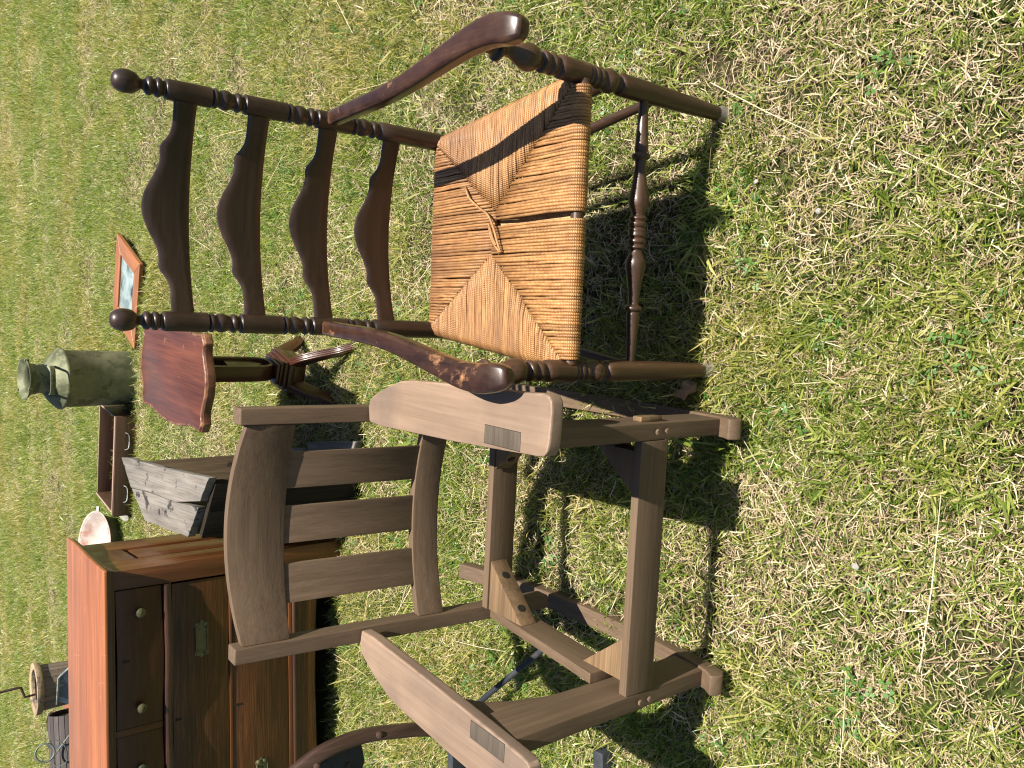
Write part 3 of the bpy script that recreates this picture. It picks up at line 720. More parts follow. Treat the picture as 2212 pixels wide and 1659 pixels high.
for tx, ty in (t_loc(.150, 2.80), t_loc(.205, 3.29), t_loc(-.065, 2.99), t_loc(-.02, 3.40)):
    a = Vector((PX, PY, 0)); dv = Vector((tx - PX, ty - PY, 0)); L = dv.length; d = dv.normalized(); sd = Vector((-d.y, d.x, 0))
    path = [a + d * .045 + Vector((0, 0, .150)), a + d * (.045 + (L - .045) * .25) + Vector((0, 0, .150)), a + d * (.045 + (L - .045) * .5) + Vector((0, 0, .108)), a + d * (.045 + (L - .045) * .75) + Vector((0, 0, .050)), a + d * L + Vector((0, 0, .016)), a + d * (L + .02) + Vector((0, 0, .010))]
    pth = catmull(path, 6); m = len(pth)
    hh = [float(np.interp(i / (m - 1), [0, .3, .7, 1], [.070, .058, .034, .020])) for i in range(m)]
    lg = obj('leg', sweep(pth, .030, hh, .1, seg=2), MT['pedY'], TB, 45)
    up_off = []
    for k in (-.0105, -.0035, .0035, .0105):
        rp = []
        for i, p in enumerate(pth):
            t = (pth[min(i + 1, m - 1)] - pth[max(i - 1, 0)]).normalized(); u = sd.cross(t); u = u if u.z > 0 else -u
            rp.append(p + sd * k + u * (hh[i] / 2 - .0005))
        obj('reed', tube(rp, .0034, 8), MT['pedY'], lg, 180)

# ------------------------------------------------------------------ weathered trough standing on its end
TR = thing('wooden_trough', 'weathered grey wooden trough standing on end between dresser and table', 'trough', (-.37, 3.2, 0))
def TP(x, y, z): return (x + .37, y - 3.2, z)
pl = [(-.289, 3.86), (-.289, 3.45), (-.288, 3.10), (-.289, 2.735), (-.395, 2.85)]
jag = lambda a, b, n, amp: [Vector(a).lerp(Vector(b), k / n) + Vector((random.uniform(-amp, amp), random.uniform(-amp, amp) * .6)) for k in range(n)]
A1 = jag((-.290, 3.87), (-.289, 2.735), 14, .0035) + jag((-.289, 2.735), (-.395, 2.852), 5, .003)
A2 = [Vector((-.395, 2.852)), Vector((-.405, 3.10)), Vector((-.400, 3.45)), Vector((-.408, 3.72))]
B1 = [Vector((-.398, 2.858)), Vector((-.407, 3.10)), Vector((-.403, 3.45)), Vector((-.411, 3.715))][::-1] + jag((-.398, 2.855), (-.515, 2.97), 6, .003) + jag((-.515, 2.97), (-.523, 3.585), 9, .003)
e1 = obj('end_board', prism([TP(p.x, p.y, .585) for p in A1 + A2[1:]], (0, 0, -.028), .003, 2, 25), MT['grayY'], TR, 35)
e2 = obj('end_board', prism([TP(p.x, p.y, .583) for p in B1], (0, 0, -.027), .003, 2, 25), MT['grayY'], TR, 35)
# outer walls, each of two planks
def wall(xa, ya, xb, yb, z0, z1, th, mats, nm='side_plank', split=.5, cz=0):
    for u0, u1, m in ((0, split - .0015, mats[0]), (split + .0015, 1, mats[1])):
        a = Vector((xa, ya)).lerp(Vector((xb, yb)), u0); b = Vector((xa, ya)).lerp(Vector((xb, yb)), u1)
        t = (b - a).normalized(); nn = Vector((-t.y, t.x)) * th
        bm = prism([TP(a.x, a.y, z0), TP(b.x, b.y, z0), TP(b.x, b.y, z1), TP(a.x, a.y, z1)], (nn.x, nn.y, 0), .003)
        obj(nm, bm, m, TR, 35)
wall(-.300, 2.775, -.500, 2.930, -.01, .5565, .024, (MT['shadewall'], MT['shadewall']))  # near wall, its shade painted in as a darker board colour
wall(-.500, 3.50, -.292, 3.62, -.01, .5565, .022, (MT['oliveZ'], MT['oliveZ']))
wall(-.505, 2.955, -.505, 3.52, -.01, .5565, -.024, (MT['oliveZ'], MT['oliveZ']))
obj('foot_board', prism([TP(-.20, 2.74, .052), TP(-.22, 3.16, .052), TP(-.50, 3.10, .052), TP(-.46, 2.93, .052)], (0, 0, -.028), .003), MT['grayY'], TR, 35)
obj('foot_board', prism([TP(-.25, 3.20, .052), TP(-.26, 3.50, .052), TP(-.52, 3.52, .052), TP(-.50, 3.13, .052)], (0, 0, -.028), .003), MT['grayY'], TR, 35)

# ------------------------------------------------------------------ milk can
MC = thing('milk_can', 'tall green grey metal milk can without its lid', 'milk can', (.083, 6.11, 0), (R(8), 0, R(-4)))
body = [(0, .176), (.004, .183), (.012, .184), (.03, .182), (.20, .183), (.430, .186), (.434, .189), (.438, .195), (.446, .200), (.456, .199), (.464, .192), (.468, .187),
        (.485, .174), (.512, .143), (.536, .110), (.545, .098), (.549, .094), (.553, .092), (.600, .093), (.622, .098), (.635, .112), (.645, .123), (.652, .129), (.656, .133), (.660, .132), (.660, .128),
        (.648, .116), (.635, .100), (.625, .090), (.600, .087), (.540, .086), (.50, .12), (.42, .17), (.10, .175), (.02, .16)]
obj('can_body', lathe(body, seg=56), MT['can'], MC, 45)
obj('neck_band', lathe([(.592, .0945), (.598, .098), (.606, .098), (.612, .0965)], seg=48, cap=False), MT['can'], MC, 45)
for s in (-1, 1):
    P = [(-.085, -s * .105, .520), (-.088, -s * .150, .545), (-.075, -s * .188, .550), (0, -s * .200, .550), (.075, -s * .188, .550), (.088, -s * .150, .545), (.085, -s * .105, .520)]
    obj('handle', sweep(catmull(P, 6), .006, .030, .3, seg=3), MT['can'], MC, 60)
for a in (35, 155, 250): obj('rim_tab', box(-.008, .008, .123, .137, .640, .666, .002), MT['can'], MC, 30).rotation_euler = (0, 0, R(a))

# ------------------------------------------------------------------ loose drawer on the grass
DW = thing('empty_drawer', 'empty brown drawer lying open side up beside the milk can', 'drawer', (-.51, 6.02, 0), (0, 0, R(-11)))
wd, dp, hh_ = .345, .50, .135
fp = obj('drawer_front', box(-wd, wd, -.020, 0, .01, hh_, .003), MT['drawbox'], DW, 35)
obj('front_lip', box(-wd + .004, wd - .004, -.006, .014, hh_ - .002, hh_ + .004, .001), MT['palewood'], DW, 35)
for s in (-1, 1): obj('drawer_side', box(min(s * wd * .975, s * wd * .975 - s * .014), max(s * wd * .975, s * wd * .975 - s * .014), .0145, dp, .015, hh_ - .006, .001), MT['drawbox'], DW, 35)
obj('drawer_back', box(-wd * .935, wd * .935, dp - .014, dp - .001, .020, hh_ - .012, .001), MT['drawbox'], DW, 35)
obj('back_lip', box(-wd * .935, wd * .935, dp - .012, dp - .002, hh_ - .0115, hh_ - .008, .001), MT['palewood'], DW, 35)
for s in (-1, 1): obj('side_lip', box(min(s * wd * .973, s * wd * .973 - s * .012), max(s * wd * .973, s * wd * .973 - s * .012), .0155, dp - .001, hh_ - .0055, hh_ - .002, .001), MT['palewood'], DW, 35)
obj('drawer_bottom', box(-wd * .935, wd * .935, .0145, dp - .0145, .028, .034, .001), MT['drawbox'], DW, 35)
for cx in (-.190, .175):
    obj('handle', tube(catmull([(cx - .058, -.024, .075), (cx - .052, -.036, .062), (cx - .03, -.038, .054), (cx + .03, -.038, .054), (cx + .052, -.036, .062), (cx + .058, -.024, .075)], 4), .0035, 6), MT['tin'], fp, 60)

# ------------------------------------------------------------------ framed mirror on the grass
MI = thing('framed_mirror', 'small orange wood framed cloudy mirror lying tilted on the grass', 'mirror', (.665, 5.98, .035), (R(2), R(-3), R(-29)))
a_, b_ = .300, .275; iw = .110
def quad_frame(z0, z1):
    for sx, sy in ((0, -1), (0, 1)):
        P = [(-a_, sy * b_), (a_, sy * b_), (a_ - iw, sy * (b_ - iw)), (-a_ + iw, sy * (b_ - iw))]
        obj('frame_rail', prism([(x, y, z1) for x, y in P], (0, 0, z0 - z1), .004, 3), MT['frameX'], MI, 35)
    for s in (-1, 1):
        P = [(s * a_, -b_ + .001), (s * a_, b_ - .001), (s * (a_ - iw), (b_ - iw) - .001), (s * (a_ - iw), -(b_ - iw) + .001)]
        obj('frame_rail', prism([(x, y, z1) for x, y in P], (0, 0, z0 - z1), .004, 3), MT['frameY'], MI, 35)
quad_frame(-.005, .022)
fi = .012
obj('pale_liner', prism([(-a_ + iw - fi, -b_ + iw - fi, .010), (a_ - iw + fi, -b_ + iw - fi, .010), (a_ - iw + fi, b_ - iw + fi, .010), (-a_ + iw - fi, b_ - iw + fi, .010)], (0, 0, -.006), .0005), MT['palewood'], MI, 35)
obj('glass', prism([(-a_ + iw + fi, -b_ + iw + fi, .013), (a_ - iw - fi, -b_ + iw + fi, .013), (a_ - iw - fi, b_ - iw - fi, .013), (-a_ + iw + fi, b_ - iw - fi, .013)], (0, 0, -.006), .0005), MT['mirror'], MI, 35)
obj('back_board', box(-a_ + .01, a_ - .01, -b_ + .01, b_ - .01, -.022, -.006, .002), MT['drawbox'], MI, 35)

# ------------------------------------------------------------------ enamel basin leaning behind the dresser
BA = thing('enamel_basin', 'chipped pinkish white enamel basin tipped up beside the loose drawer', 'basin', (-1.085, 6.44, .175), (R(14), R(6), 0))
pf = [(-.155, .12), (-.150, .145), (-.11, .185), (-.02, .212), (0, .218), (.003, .235), (.0045, .234), (.003, .222), (-.012, .206), (-.075, .175), (-.085, .13), (-.088, .001)]
obj('basin_inside', lathe([(h, r) for h, r in pf[5:]], seg=44, cap=False), MT['enamel'], BA, 60)
obj('basin_outside', lathe([(-.155, .001)] + [(h, r) for h, r in pf[:6]], seg=44, cap=False), MT['enamdk'], BA, 60)
obj('handle', box(.230, .268, -.020, .020, -.004, .004, .002), MT['tin'], BA, 35)
BL = tag(obj('white_lid', lathe([(0, .001), (.003, .025), (.007, .045), (.006, .050), (.004, .051), (0, .048)], (0, 0, 0), seg=30, cap=False), MT['white'], None, 50), 'small white lid tucked under the tipped enamel basin', 'lid')
BL.location = (-.865, 6.20, .035); BL.rotation_euler = (R(20), R(-25), 0)

# ------------------------------------------------------------------ things behind the dresser
BK = thing('wooden_churn', 'grey wooden churn tub with pale rim and bent iron crank behind the dresser', 'churn', (-1.925, 6.16, 0))
K = 22
for i in range(K):
    a0, a1 = 2 * math.pi * (i + .03) / K, 2 * math.pi * (i + .97) / K; ri = lambda z: .105 + .025 * z / .55
    bm = hexa([(math.cos(a) * (ri(z) + dr), math.sin(a) * (ri(z) + dr), z) for z in (.02, .575) for a, dr in ((a0, 0), (a1, 0), (a1, .014), (a0, .014))], .001, 1)
    obj('stave', bm, MT['cask'], BK, 35)
obj('tub_bottom', lathe([(.03, .104), (.045, .104)], seg=24), MT['cask'], BK, 35)
obj('rim', lathe([(.568, .1455), (.566, .158), (.585, .166), (.602, .164), (.606, .150), (.598, .122), (.578, .118)], seg=36, cap=False), MT['caskrim'], BK, 50)
obj('crank', tube([(.0, -.10, .50), (.004, -.12, .607), (-.002, -.12, .668), (.062, -.12, .690), (.066, -.12, .70), (.062, -.12, .80), (.050, -.12, .92)], .008, 8), MT['rust'], BK, 60)
TP_ = thing('tin_pan', 'bent galvanised tin pan leaning against the churn tub', 'pan', (-1.83, 5.66, .40), (R(62), R(8), R(-18)))
obj('pan_sheet', prism([(-.15, -.12, 0), (.13, -.13, 0), (.15, .10, 0), (.06, .155, 0), (-.11, .130, 0)], (0, 0, .004), .001), MT['tin'], TP_, 35)
obj('folded_edge', sweep([(.15, .10, .012), (.06, .155, .016), (-.11, .130, .02)], .006, .04, .2, seg=2), MT['tin'], TP_, 40)
BN = thing('low_bench', 'low brown plank bench mostly hidden behind the dresser', 'bench', (-2.05, 6.0, 0))
obj('bench_top', box(-.62, .35, -.42, .85, .18, .21, .003), MT['oliveX'], BN, 35)
for sx in (-.57, .30):
    for sy in (-.37, .80): obj('leg', box(sx - .025, sx + .025, sy - .025, sy + .025, -.01, .1795, .003), MT['oliveZ'], BN, 35)
BK.location.z = 0
KG = thing('stave_keg', 'dark ribbed stave keg lying on its side with open end', 'keg', (-2.14, 6.22, .365), (0, 0, R(10)))
K = 24
for i in range(K):
    a0, a1 = 2 * math.pi * (i + .04) / K, 2 * math.pi * (i + .96) / K
    bm = hexa([(x, math.cos(a) * (.138 + dr), math.sin(a) * (.138 + dr)) for x in (-.52, .0) for a, dr in ((a0, 0), (a1, 0), (a1, .013), (a0, .013))], .001, 1)
    obj('stave', bm, MT['keg'], KG, 35)
obj('keg_head', lathe([(0, .136), (.012, .136)], (-.03, 0, 0), (-1, 0, 0), 24), MT['cask'], KG, 35)
for hx in (-.20, -.40): obj('hoop', lathe([(0, .1515), (.0, .1545), (.022, .1545), (.022, .1515)], (hx, 0, 0), (1, 0, 0), 30, cap=False), MT['iron'], KG, 40)
# ring with wire loops lying on the keg
RG = thing('iron_ring', 'grey iron ring on twisted wire hanging over the dark keg', 'iron ring', (-2.30, 6.02, .565), (R(70), 0, R(10)))
N = 26
obj('ring', tube([(.055 * math.cos(2 * math.pi * k / N), .055 * math.sin(2 * math.pi * k / N), 0) for k in range(N + 1)], .006, 8), MT['wire'], RG, 60)
obj('wire_loop', tube(catmull([(.02, -.05, .0), (.07, -.03, -.01), (.05, -.10, .02), (-.01, -.13, .03), (-.08, -.12, .03), (-.09, -.06, .01), (-.04, -.05, 0), (.03, -.10, .02), (.10, -.16, .03)], 5), .0038, 6), MT['wire'], RG, 60)
CP = thing('copper_bowl', 'wide shallow copper bowl tilted behind the dark keg', 'bowl', (-2.40, 6.68, .38), (R(20), R(-4), 0))
obj('bowl', lathe([(-.05, .06), (-.045, .09), (-.02, .118), (.012, .128), (.014, .126), (-.016, .114), (-.040, .086), (-.044, .01)], seg=36), MT['copper'], CP, 50)
CR = tag(obj('wooden_crate', box(-.15, .15, -.12, .12, 0, .115, .004), MT['frameX'], None, 35), 'small orange wooden box under the copper bowl', 'box'); CR.location = (-2.36, 6.70, .212)

# ------------------------------------------------------------------ old hand cultivator left of the rocking chair
CU = thing('hand_cultivator', 'old hand cultivator with curved bolted handle and iron bars behind the rocking chair', 'cultivator', (-1.0, 1.95, 0))
def CP_(x, y, z): return Vector((x + 1.0, y - 1.95, z))
hp = [CP_(-1.06, 2.02, .735), CP_(-1.005, 2.0, .675), CP_(-.965, 2.0, .605), CP_(-.940, 2.0, .535), CP_(-.932, 2.0, .430), CP_(-.943, 1.99, .33), CP_(-.958, 1.98, .245), CP_(-.99, 1.96, .16)]
hn = obj('handle', sweep(catmull(hp, 6), .036, .046, .22, upv=(.3, -1, .2), seg=3), MT['handlewood'], CU, 50)
for p in ((-.930, 1.974, .395), (-.962, 1.974, .575)):
    obj('bolt', lathe([(0, .009), (.003, .0085), (.005, .004)], CP_(*p), (.1, -1, .25), 14), MT['rust'], hn, 40)
obj('brace_plate', prism([CP_(-.985, 2.0, .60), CP_(-.955, 2.0, .50), CP_(-.950, 2.0, .435), CP_(-1.00, 2.0, .425), CP_(-1.06, 2.0, .45), CP_(-1.08, 2.0, .62)], (0, .008, 0), .0015), MT['iron'], CU, 35)
obj('bolt', lathe([(0, .007), (.004, .006)], CP_(-.995, 1.999, .475), (0, -1, 0), 12), MT['rust'], CU, 40)
obj('crossbar', box(-.50, .005, -.07, -.045, .175, .225, .003), MT['iron'], CU, 35)
obj('ground_bar', box(-.35, .09, -.475, -.44, .000, .055, .004), MT['iron'], CU, 35)
obj('ground_bar', box(-.36, -.32, -.435, -.0455, .02, .20, .003), MT['iron'], CU, 35)
obj('draft_rod', tube([CP_(-1.02, 2.06, .12), CP_(-.868, 1.882, .10), CP_(-.696, 1.657, .10), CP_(-.655, 1.605, .095)], .0085, 8), MT['iron'], CU, 60)

# ------------------------------------------------------------------ small litter on the grass
def dry_leaf(name, loc, sc, rz, label, mat):
    bm = bmesh.new(); P = [(0, -.030), (.016, -.014), (.026, .004), (.012, .012), (.014, .026), (0, .036), (-.010, .024), (-.024, .014), (-.014, 0), (-.016, -.016)]
    c = bm.verts.new((0, .002, .010)); ring = [bm.verts.new((x, y, .006 * math.sin(9 * x * 30 + y * 200))) for x, y in P]
    for i in range(len(ring)): bm.faces.new((c, ring[i], ring[(i + 1) % len(ring)]))
    o = obj(name, bm, mat, None, 180); o.location = loc; o.scale = (sc,) * 3; o.rotation_euler = (R(10), R(15), rz); tag(o, label, 'leaf')
    md = o.modifiers.new('t', 'SOLIDIFY'); md.thickness = .0008
MT['leaf'] = dark_mat('dry_leaf_brown', (.33, .20, .12), .7)
dry_leaf('dry_leaf', (-.018, 1.205, .040), .95, .6, 'curled pale brown dry leaf beside the ladder-back chair foot', MT['leaf'])
def chip(x, y, s, lab):
    bm = bmesh.new(); bmesh.ops.create_icosphere(bm, subdivisions=2, radius=s)
    for v in bm.verts: v.co = v.co * (1 + random.uniform(-.2, .2)); v.co.z *= .5
    o = obj('pale_stone', bm, MT['white'], None, 60); o.location = (x, y, .026); o.rotation_euler = (0, 0, random.random() * 6); tag(o, lab, 'stone', 'pale chips lying in the grass')
chip(.323, .89, .006, 'white chip in the grass nearest the ladder-back chair'); chip(-.349, .825, .007, 'white chip in the grass in front of the rocking chair')
chip(.407, 1.03, .005, 'small white chip beside the ladder-back chair front stretcher shadow'); chip(-3.2, 8.3, .02, 'white chip far out on the lawn behind the keg')


# ------------------------------------------------------------------ the lawn
def blade_mat(name, stops, trans=0.35, rough=0.45, patch=None):
    m, nt, b = newmat(name)
    at = nt.nodes.new('ShaderNodeAttribute'); at.attribute_name = 'tone'
    oi = nt.nodes.new('ShaderNodeObjectInfo')
    f = math_(nt, 'ADD', math_(nt, 'MULTIPLY', at.outputs['Fac'], 0.75), math_(nt, 'MULTIPLY', oi.outputs['Random'], 0.25))
    c = ramp(nt, f, stops)
    if patch:   # drier and lusher stretches of the lawn
        pn = noise(nt, oi.outputs['Location'], 1.1, 4, 0.6, 0.4)
        c = mix(nt, ramp(nt, pn, [(0.46, (0, 0, 0)), (0.60, (0.8, 0.8, 0.8))]), c, mix(nt, 1.0, c, patch, 'MULTIPLY'))
    nt.links.new(c, b.inputs['Base Color']); b.inputs['Roughness'].default_value = rough
    b.inputs['Specular IOR Level'].default_value = 0.45
    tr = nt.nodes.new('ShaderNodeBsdfTranslucent'); nt.links.new(mix(nt, 1.0, c, (1.0, 1.1, 0.6), 'MULTIPLY'), tr.inputs['Color'])
    mx = nt.nodes.new('ShaderNodeMixShader'); mx.inputs[0].default_value = trans
    nt.links.new(b.outputs[0], mx.inputs[1]); nt.links.new(tr.outputs[0], mx.inputs[2])
    nt.links.new(mx.outputs[0], nt.nodes['Material Output'].inputs['Surface'])
    return m
M_G = blade_mat('green_grass_blade', [(0.0, (0.028, 0.075, 0.008)), (0.28, (0.095, 0.170, 0.017)), (0.55, (0.245, 0.320, 0.045)), (0.8, (0.440, 0.480, 0.125)), (1.0, (0.600, 0.590, 0.260))], .42, .36, (1.5, 1.10, 1.7))
M_S = blade_mat('straw', [(0.0, (0.12, 0.08, 0.05)), (0.35, (0.40, 0.29, 0.18)), (0.7, (0.64, 0.52, 0.35)), (1.0, (0.80, 0.71, 0.50))], .15, .6)
M_C = blade_mat('clover_leaf', [(0.0, (0.05, 0.14, 0.03)), (1.0, (0.13, 0.27, 0.06))], .3, .4)

tufts = bpy.data.collections.new('grass_tufts')   # sources only, not linked to the scene
def tuft(name, spec, seed):
    rg = np.random.default_rng(seed); V = []; F = []; T = []; MI_ = []
    for kind, n, rad, L0, L1, w0, w1, t0, t1, z0, z1, curl in spec:
        for _ in range(n):
            a = rg.uniform(0, 2 * np.pi); rr = rad * np.sqrt(rg.random()); bx, by = rr * np.cos(a), rr * np.sin(a)
            az = rg.uniform(0, 2 * np.pi); L = rg.uniform(L0, L1); wd = rg.uniform(w0, w1); tl = np.radians(rg.uniform(t0, t1))
            bz = rg.uniform(z0, z1); tone = rg.random(); nseg = 3 if kind != 1 else 2
            h = np.array([np.cos(az), np.sin(az)]); sd = np.array([-np.sin(az), np.cos(az), 0.0])
            roll = rg.uniform(-.9, .9); p = np.array([bx, by, bz]); el = np.pi / 2 - tl; cv = rg.uniform(-.3, 1) * curl; yaw = rg.uniform(-.5, .5) * curl
            pts = [p.copy()]
            for s in range(nseg):
                d = np.array([h[0] * np.cos(el), h[1] * np.cos(el), np.sin(el)])
                p = p + d * L / nseg; p[2] = max(p[2], .002); pts.append(p.copy()); el -= cv
                cz, sz = np.cos(yaw), np.sin(yaw); h = np.array([h[0] * cz - h[1] * sz, h[0] * sz + h[1] * cz])
            sv = sd * np.cos(roll) + np.array([0, 0, 1]) * np.sin(roll)
            prof = [.75, 1, .8, 0] if nseg == 3 else [.9, 1, .5]
            b0 = len(V)
            for q, pw in zip(pts, prof):
                if pw > 0: V += [q - sv * wd * pw / 2, q + sv * wd * pw / 2]; T += [tone, tone]
                else: V += [q]; T += [tone]
            ns = nseg
            for s in range(ns):
                if prof[s + 1] > 0: F.append((b0 + 2 * s, b0 + 2 * s + 1, b0 + 2 * s + 3, b0 + 2 * s + 2))
                else: F.append((b0 + 2 * s, b0 + 2 * s + 1, b0 + 2 * s + 2))
                MI_.append(kind)
    me = bpy.data.meshes.new(name); me.from_pydata([tuple(v) for v in V], [], F)
    at = me.attributes.new('tone', 'FLOAT', 'POINT'); at.data.foreach_set('value', np.array(T, dtype=np.float32))
    for mm in (M_G, M_S, M_C): me.materials.append(mm)
    me.polygons.foreach_set('material_index', np.array(MI_, dtype=np.int32))
    for p in me.polygons: p.use_smooth = True
    o = bpy.data.objects.new(name, me); tufts.objects.link(o); return o
def clover(name, seed):
    rg = np.random.default_rng(seed); V = []; F = []; T = []; MI_ = []
    for _ in range(7):
        a = rg.uniform(0, 6.28); r = .05 * np.sqrt(rg.random()); c = np.array([r * np.cos(a), r * np.sin(a), rg.uniform(.015, .035)]); tone = rg.random()
        a0 = rg.uniform(0, 6.28); sz = rg.uniform(.005, .009); tx, ty = rg.uniform(-.5, .5, 2)
        for k in range(3):
            ang = a0 + k * 2.094; b0 = len(V)
            for da, rr in ((0, 0), (-.55, .8), (-.35, 1.25), (0, 1.15), (.35, 1.25), (.55, .8)):
                x, y = np.cos(ang + da) * rr * sz, np.sin(ang + da) * rr * sz
                V.append(c + np.array([x, y, x * tx + y * ty])); T.append(tone)
            F.append(tuple(range(b0, b0 + 6))); MI_.append(2)
        b0 = len(V); V += [c, c + np.array([.0008, 0, 0]), np.array([c[0], c[1], 0.])]; T += [tone] * 3; F.append((b0, b0 + 1, b0 + 2)); MI_.append(0)
    me = bpy.data.meshes.new(name); me.from_pydata([tuple(v) for v in V], [], F)
    at = me.attributes.new('tone', 'FLOAT', 'POINT'); at.data.foreach_set('value', np.array(T, dtype=np.float32))
    for mm in (M_G, M_S, M_C): me.materials.append(mm)
    me.polygons.foreach_set('material_index', np.array(MI_, dtype=np.int32))
    o = bpy.data.objects.new(name, me); tufts.objects.link(o)
#        kind n  rad   L0    L1    w0     w1     t0  t1  z0   z1   curl
for k in range(5):   # 0-4 straw thatch
    tuft('a_thatch_%d' % k, [(1, 52, .085, .008, .042, .0008, .0024, 50, 92, .001, .014, .5), (0, 20, .085, .02, .05, .0016, .0032, 30, 80, .0, .014, .5)], 100 + k)
for k in range(5):   # 5-9 fine mixed grass
    tuft('b_fine_%d' % k, [(0, 46, .075, .022, .070, .0016, .0038, 12, 78, .0, .012, .50), (1, 12, .08, .015, .05, .0008, .0018, 40, 90, .004, .024, .4)], 200 + k)
for k in range(5):   # 10-14 broad green clumps
    tuft('c_broad_%d' % k, [(0, 20, .040, .040, .095, .0030, .0060, 35, 80, .0, .008, .40), (0, 10, .05, .02, .05, .0015, .0025, 20, 70, .0, .01, .4)], 300 + k)
for k in range(2):   # 15-16 long stalks
    tuft('d_stalk_%d' % k, [(1, 2, .02, .16, .32, .0011, .0018, 78, 88, .015, .035, .12)], 400 + k)
def rosettes():   # 19-20 broad-leaved grass weeds
    for k in range(2):
        tuft('f_rosette_%d' % k, [(0, 16, .012, .06, .13, .0045, .0085, 45, 82, .0, .004, .30), (0, 14, .02, .03, .07, .003, .005, 20, 60, .0, .004, .4)], 600 + k)
for k in range(2):   # 17-18 clover
    clover('e_clover_%d' % k, 500 + k)

rosettes()
def vnoise(x, y, seed, sc):
    """smooth value noise, 0..1"""
    x = np.asarray(x) * sc + 100; y = np.asarray(y) * sc + 100
    tab = np.random.default_rng(seed).random((256, 256)); xi = np.floor(x).astype(int); yi = np.floor(y).astype(int); fx = x - xi; fy = y - yi
    fx = fx * fx * (3 - 2 * fx); fy = fy * fy * (3 - 2 * fy); g = lambda a, b: tab[a % 256, b % 256]
    return (g(xi, yi) * (1 - fx) + g(xi + 1, yi) * fx) * (1 - fy) + (g(xi, yi + 1) * (1 - fx) + g(xi + 1, yi + 1) * fx) * fy
def fbm(x, y, seed, sc): return (vnoise(x, y, seed, sc) * .5 + vnoise(x, y, seed + 1, sc * 2.1) * .3 + vnoise(x, y, seed + 2, sc * 4.3) * .2)

PX_, IDX, ROT, SCL = [], [], [], []
def layer(x0, x1, y0, y1, dens, kinds, s0, s1, bias=None, wedge=True, tiltmax=6):
    n = int((x1 - x0) * (y1 - y0) * dens)
    x = rng.uniform(x0, x1, n); y = rng.uniform(y0, y1, n)
    if wedge: k = np.abs(x) < (.62 + .52 * y + .35); x, y = x[k], y[k]
    g_ = .55 * fbm(x, y, 3, 2.2) + .45 * fbm(x, y, 9, 9.0)
    if bias is not None:
        p = np.clip(.5 + (g_ - .5) * bias, .04, 1); k = rng.random(len(x)) < p; x, y = x[k], y[k]
    n = len(x); return x, y, rng.choice(kinds, n), rng.uniform(s0, s1, n)
def add(t, tiltmax=6):
    x, y, i, s = t; n = len(x)
    PX_.append(np.stack([x, y, np.zeros(n) - .001], 1)); IDX.append(i); SCL.append(s)
    ROT.append(np.stack([np.radians(rng.uniform(-tiltmax, tiltmax, n)), np.radians(rng.uniform(-tiltmax, tiltmax, n)), rng.uniform(0, 6.283, n)], 1))
st, fi_, brd, stk, clv = [0, 1, 2, 3, 4], [5, 6, 7, 8, 9], [10, 11, 12, 13, 14], [15, 16], [17, 18]
# near lawn
add(layer(-3, 3, .2, 4.6, 370, st, .7, 1.2)); add(layer(-3, 3, .2, 4.6, 620, fi_, .65, 1.1, 7.0)); add(layer(-3, 3, .2, 4.6, 9, [19, 20], .6, 1.15, 8.0)); add(layer(-6, 6, 4.6, 12, 4, [19, 20], .7, 1.2, 8.0)); add(layer(-3, 3, .2, 4.6, 190, brd, .55, 1.05, 6.0))
add(layer(-3, 3, .2, 4.6, 9, stk, .7, 1.3)); add(layer(-3, 3, .2, 4.6, 90, clv, .7, 1.2, 8.0))
# middle and far lawn
add(layer(-6, 6, 4.6, 9.5, 210, st, .8, 1.3)); add(layer(-6, 6, 4.6, 9.5, 500, fi_, .75, 1.35, 7.0)); add(layer(-6, 6, 4.6, 9.5, 170, brd, .6, 1.05, 7.0))
add(layer(-9, 9, 9.5, 17, 140, st, 1.1, 1.8)); add(layer(-9, 9, 9.5, 17, 320, fi_, 1.0, 1.8, 6.0)); add(layer(-9, 9, 9.5, 17, 60, brd, .8, 1.4, 7.0))
P_ = np.concatenate(PX_); I_ = np.concatenate(IDX); S_ = np.concatenate(SCL); R_ = np.concatenate(ROT)
def inside_rect(P, cx, cy, hx, hy, a):
    dx, dy = P[:, 0] - cx, P[:, 1] - cy; c, s = math.cos(a), math.sin(a); u = dx * c + dy * s; v = -dx * s + dy * c
    return (np.abs(u) < hx) & (np.abs(v) < hy)
bad = inside_rect(P_, -.43 + .0, 6.29, .30, .19, R(-11)) | inside_rect(P_, .665, 5.98, .26, .22, R(-29)) | (np.hypot(P_[:, 0] - .083, P_[:, 1] - 6.11) < .15) | inside_rect(P_, -1.13, 3.22, .46, .20, 0) | (np.hypot(P_[:, 0] + 1.1, P_[:, 1] - 6.15) < .12)
P_, I_, S_, R_ = P_[~bad], I_[~bad], S_[~bad], R_[~bad]
lo = inside_rect(P_, -.51, 6.20, .40, .32, R(-11)) | inside_rect(P_, .665, 5.98, .36, .33, R(-29))
S_[lo] *= .55
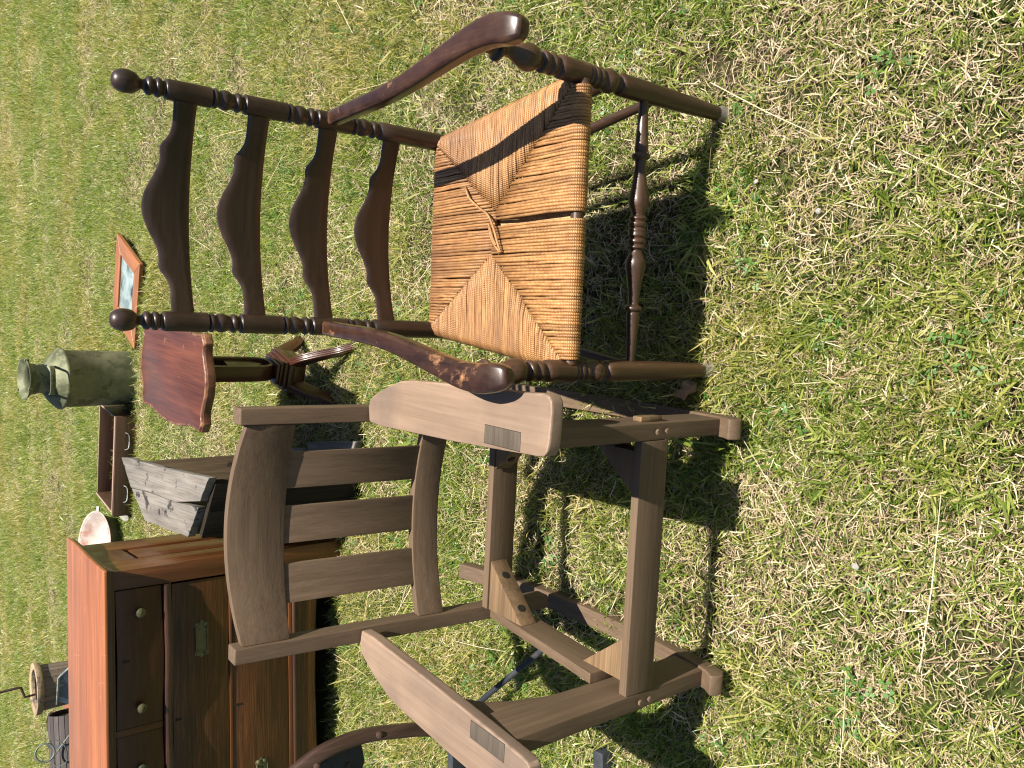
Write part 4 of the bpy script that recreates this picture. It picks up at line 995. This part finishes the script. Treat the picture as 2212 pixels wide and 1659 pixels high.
print('grass instances', len(P_))
me = bpy.data.meshes.new('grass'); me.vertices.add(len(P_)); me.vertices.foreach_set('co', P_.astype(np.float32).ravel())
me.attributes.new('idx', 'INT', 'POINT').data.foreach_set('value', I_.astype(np.int32))
me.attributes.new('scl', 'FLOAT', 'POINT').data.foreach_set('value', S_.astype(np.float32))
me.attributes.new('rot', 'FLOAT_VECTOR', 'POINT').data.foreach_set('vector', R_.astype(np.float32).ravel())
me.update()
go = bpy.data.objects.new('grass', me); COL.objects.link(go); go['kind'] = 'stuff'; go['label'] = 'mixed green and straw coloured lawn grass'
ng = bpy.data.node_groups.new('scatter_grass', 'GeometryNodeTree')
ng.interface.new_socket('Geometry', in_out='INPUT', socket_type='NodeSocketGeometry'); ng.interface.new_socket('Geometry', in_out='OUTPUT', socket_type='NodeSocketGeometry')
N_ = ng.nodes; L_ = ng.links
gi = N_.new('NodeGroupInput'); gx = N_.new('NodeGroupOutput')
mp = N_.new('GeometryNodeMeshToPoints'); ci = N_.new('GeometryNodeCollectionInfo'); ci.inputs['Collection'].default_value = tufts
ci.inputs['Separate Children'].default_value = True; ci.inputs['Reset Children'].default_value = True
ip = N_.new('GeometryNodeInstanceOnPoints'); ip.inputs['Pick Instance'].default_value = True
def named(nm, ty):
    a = N_.new('GeometryNodeInputNamedAttribute'); a.data_type = ty; a.inputs['Name'].default_value = nm
    return [o for o in a.outputs if o.enabled and o.name == 'Attribute'][0]
L_.new(gi.outputs[0], mp.inputs['Mesh']); L_.new(mp.outputs[0], ip.inputs['Points']); L_.new(ci.outputs[0], ip.inputs['Instance'])
L_.new(named('idx', 'INT'), ip.inputs['Instance Index'])
e2r = N_.new('FunctionNodeEulerToRotation'); L_.new(named('rot', 'FLOAT_VECTOR'), e2r.inputs[0]); L_.new(e2r.outputs[0], ip.inputs['Rotation'])
L_.new(named('scl', 'FLOAT'), ip.inputs['Scale']); L_.new(ip.outputs[0], gx.inputs[0])
md = go.modifiers.new('scatter', 'NODES'); md.node_group = ng
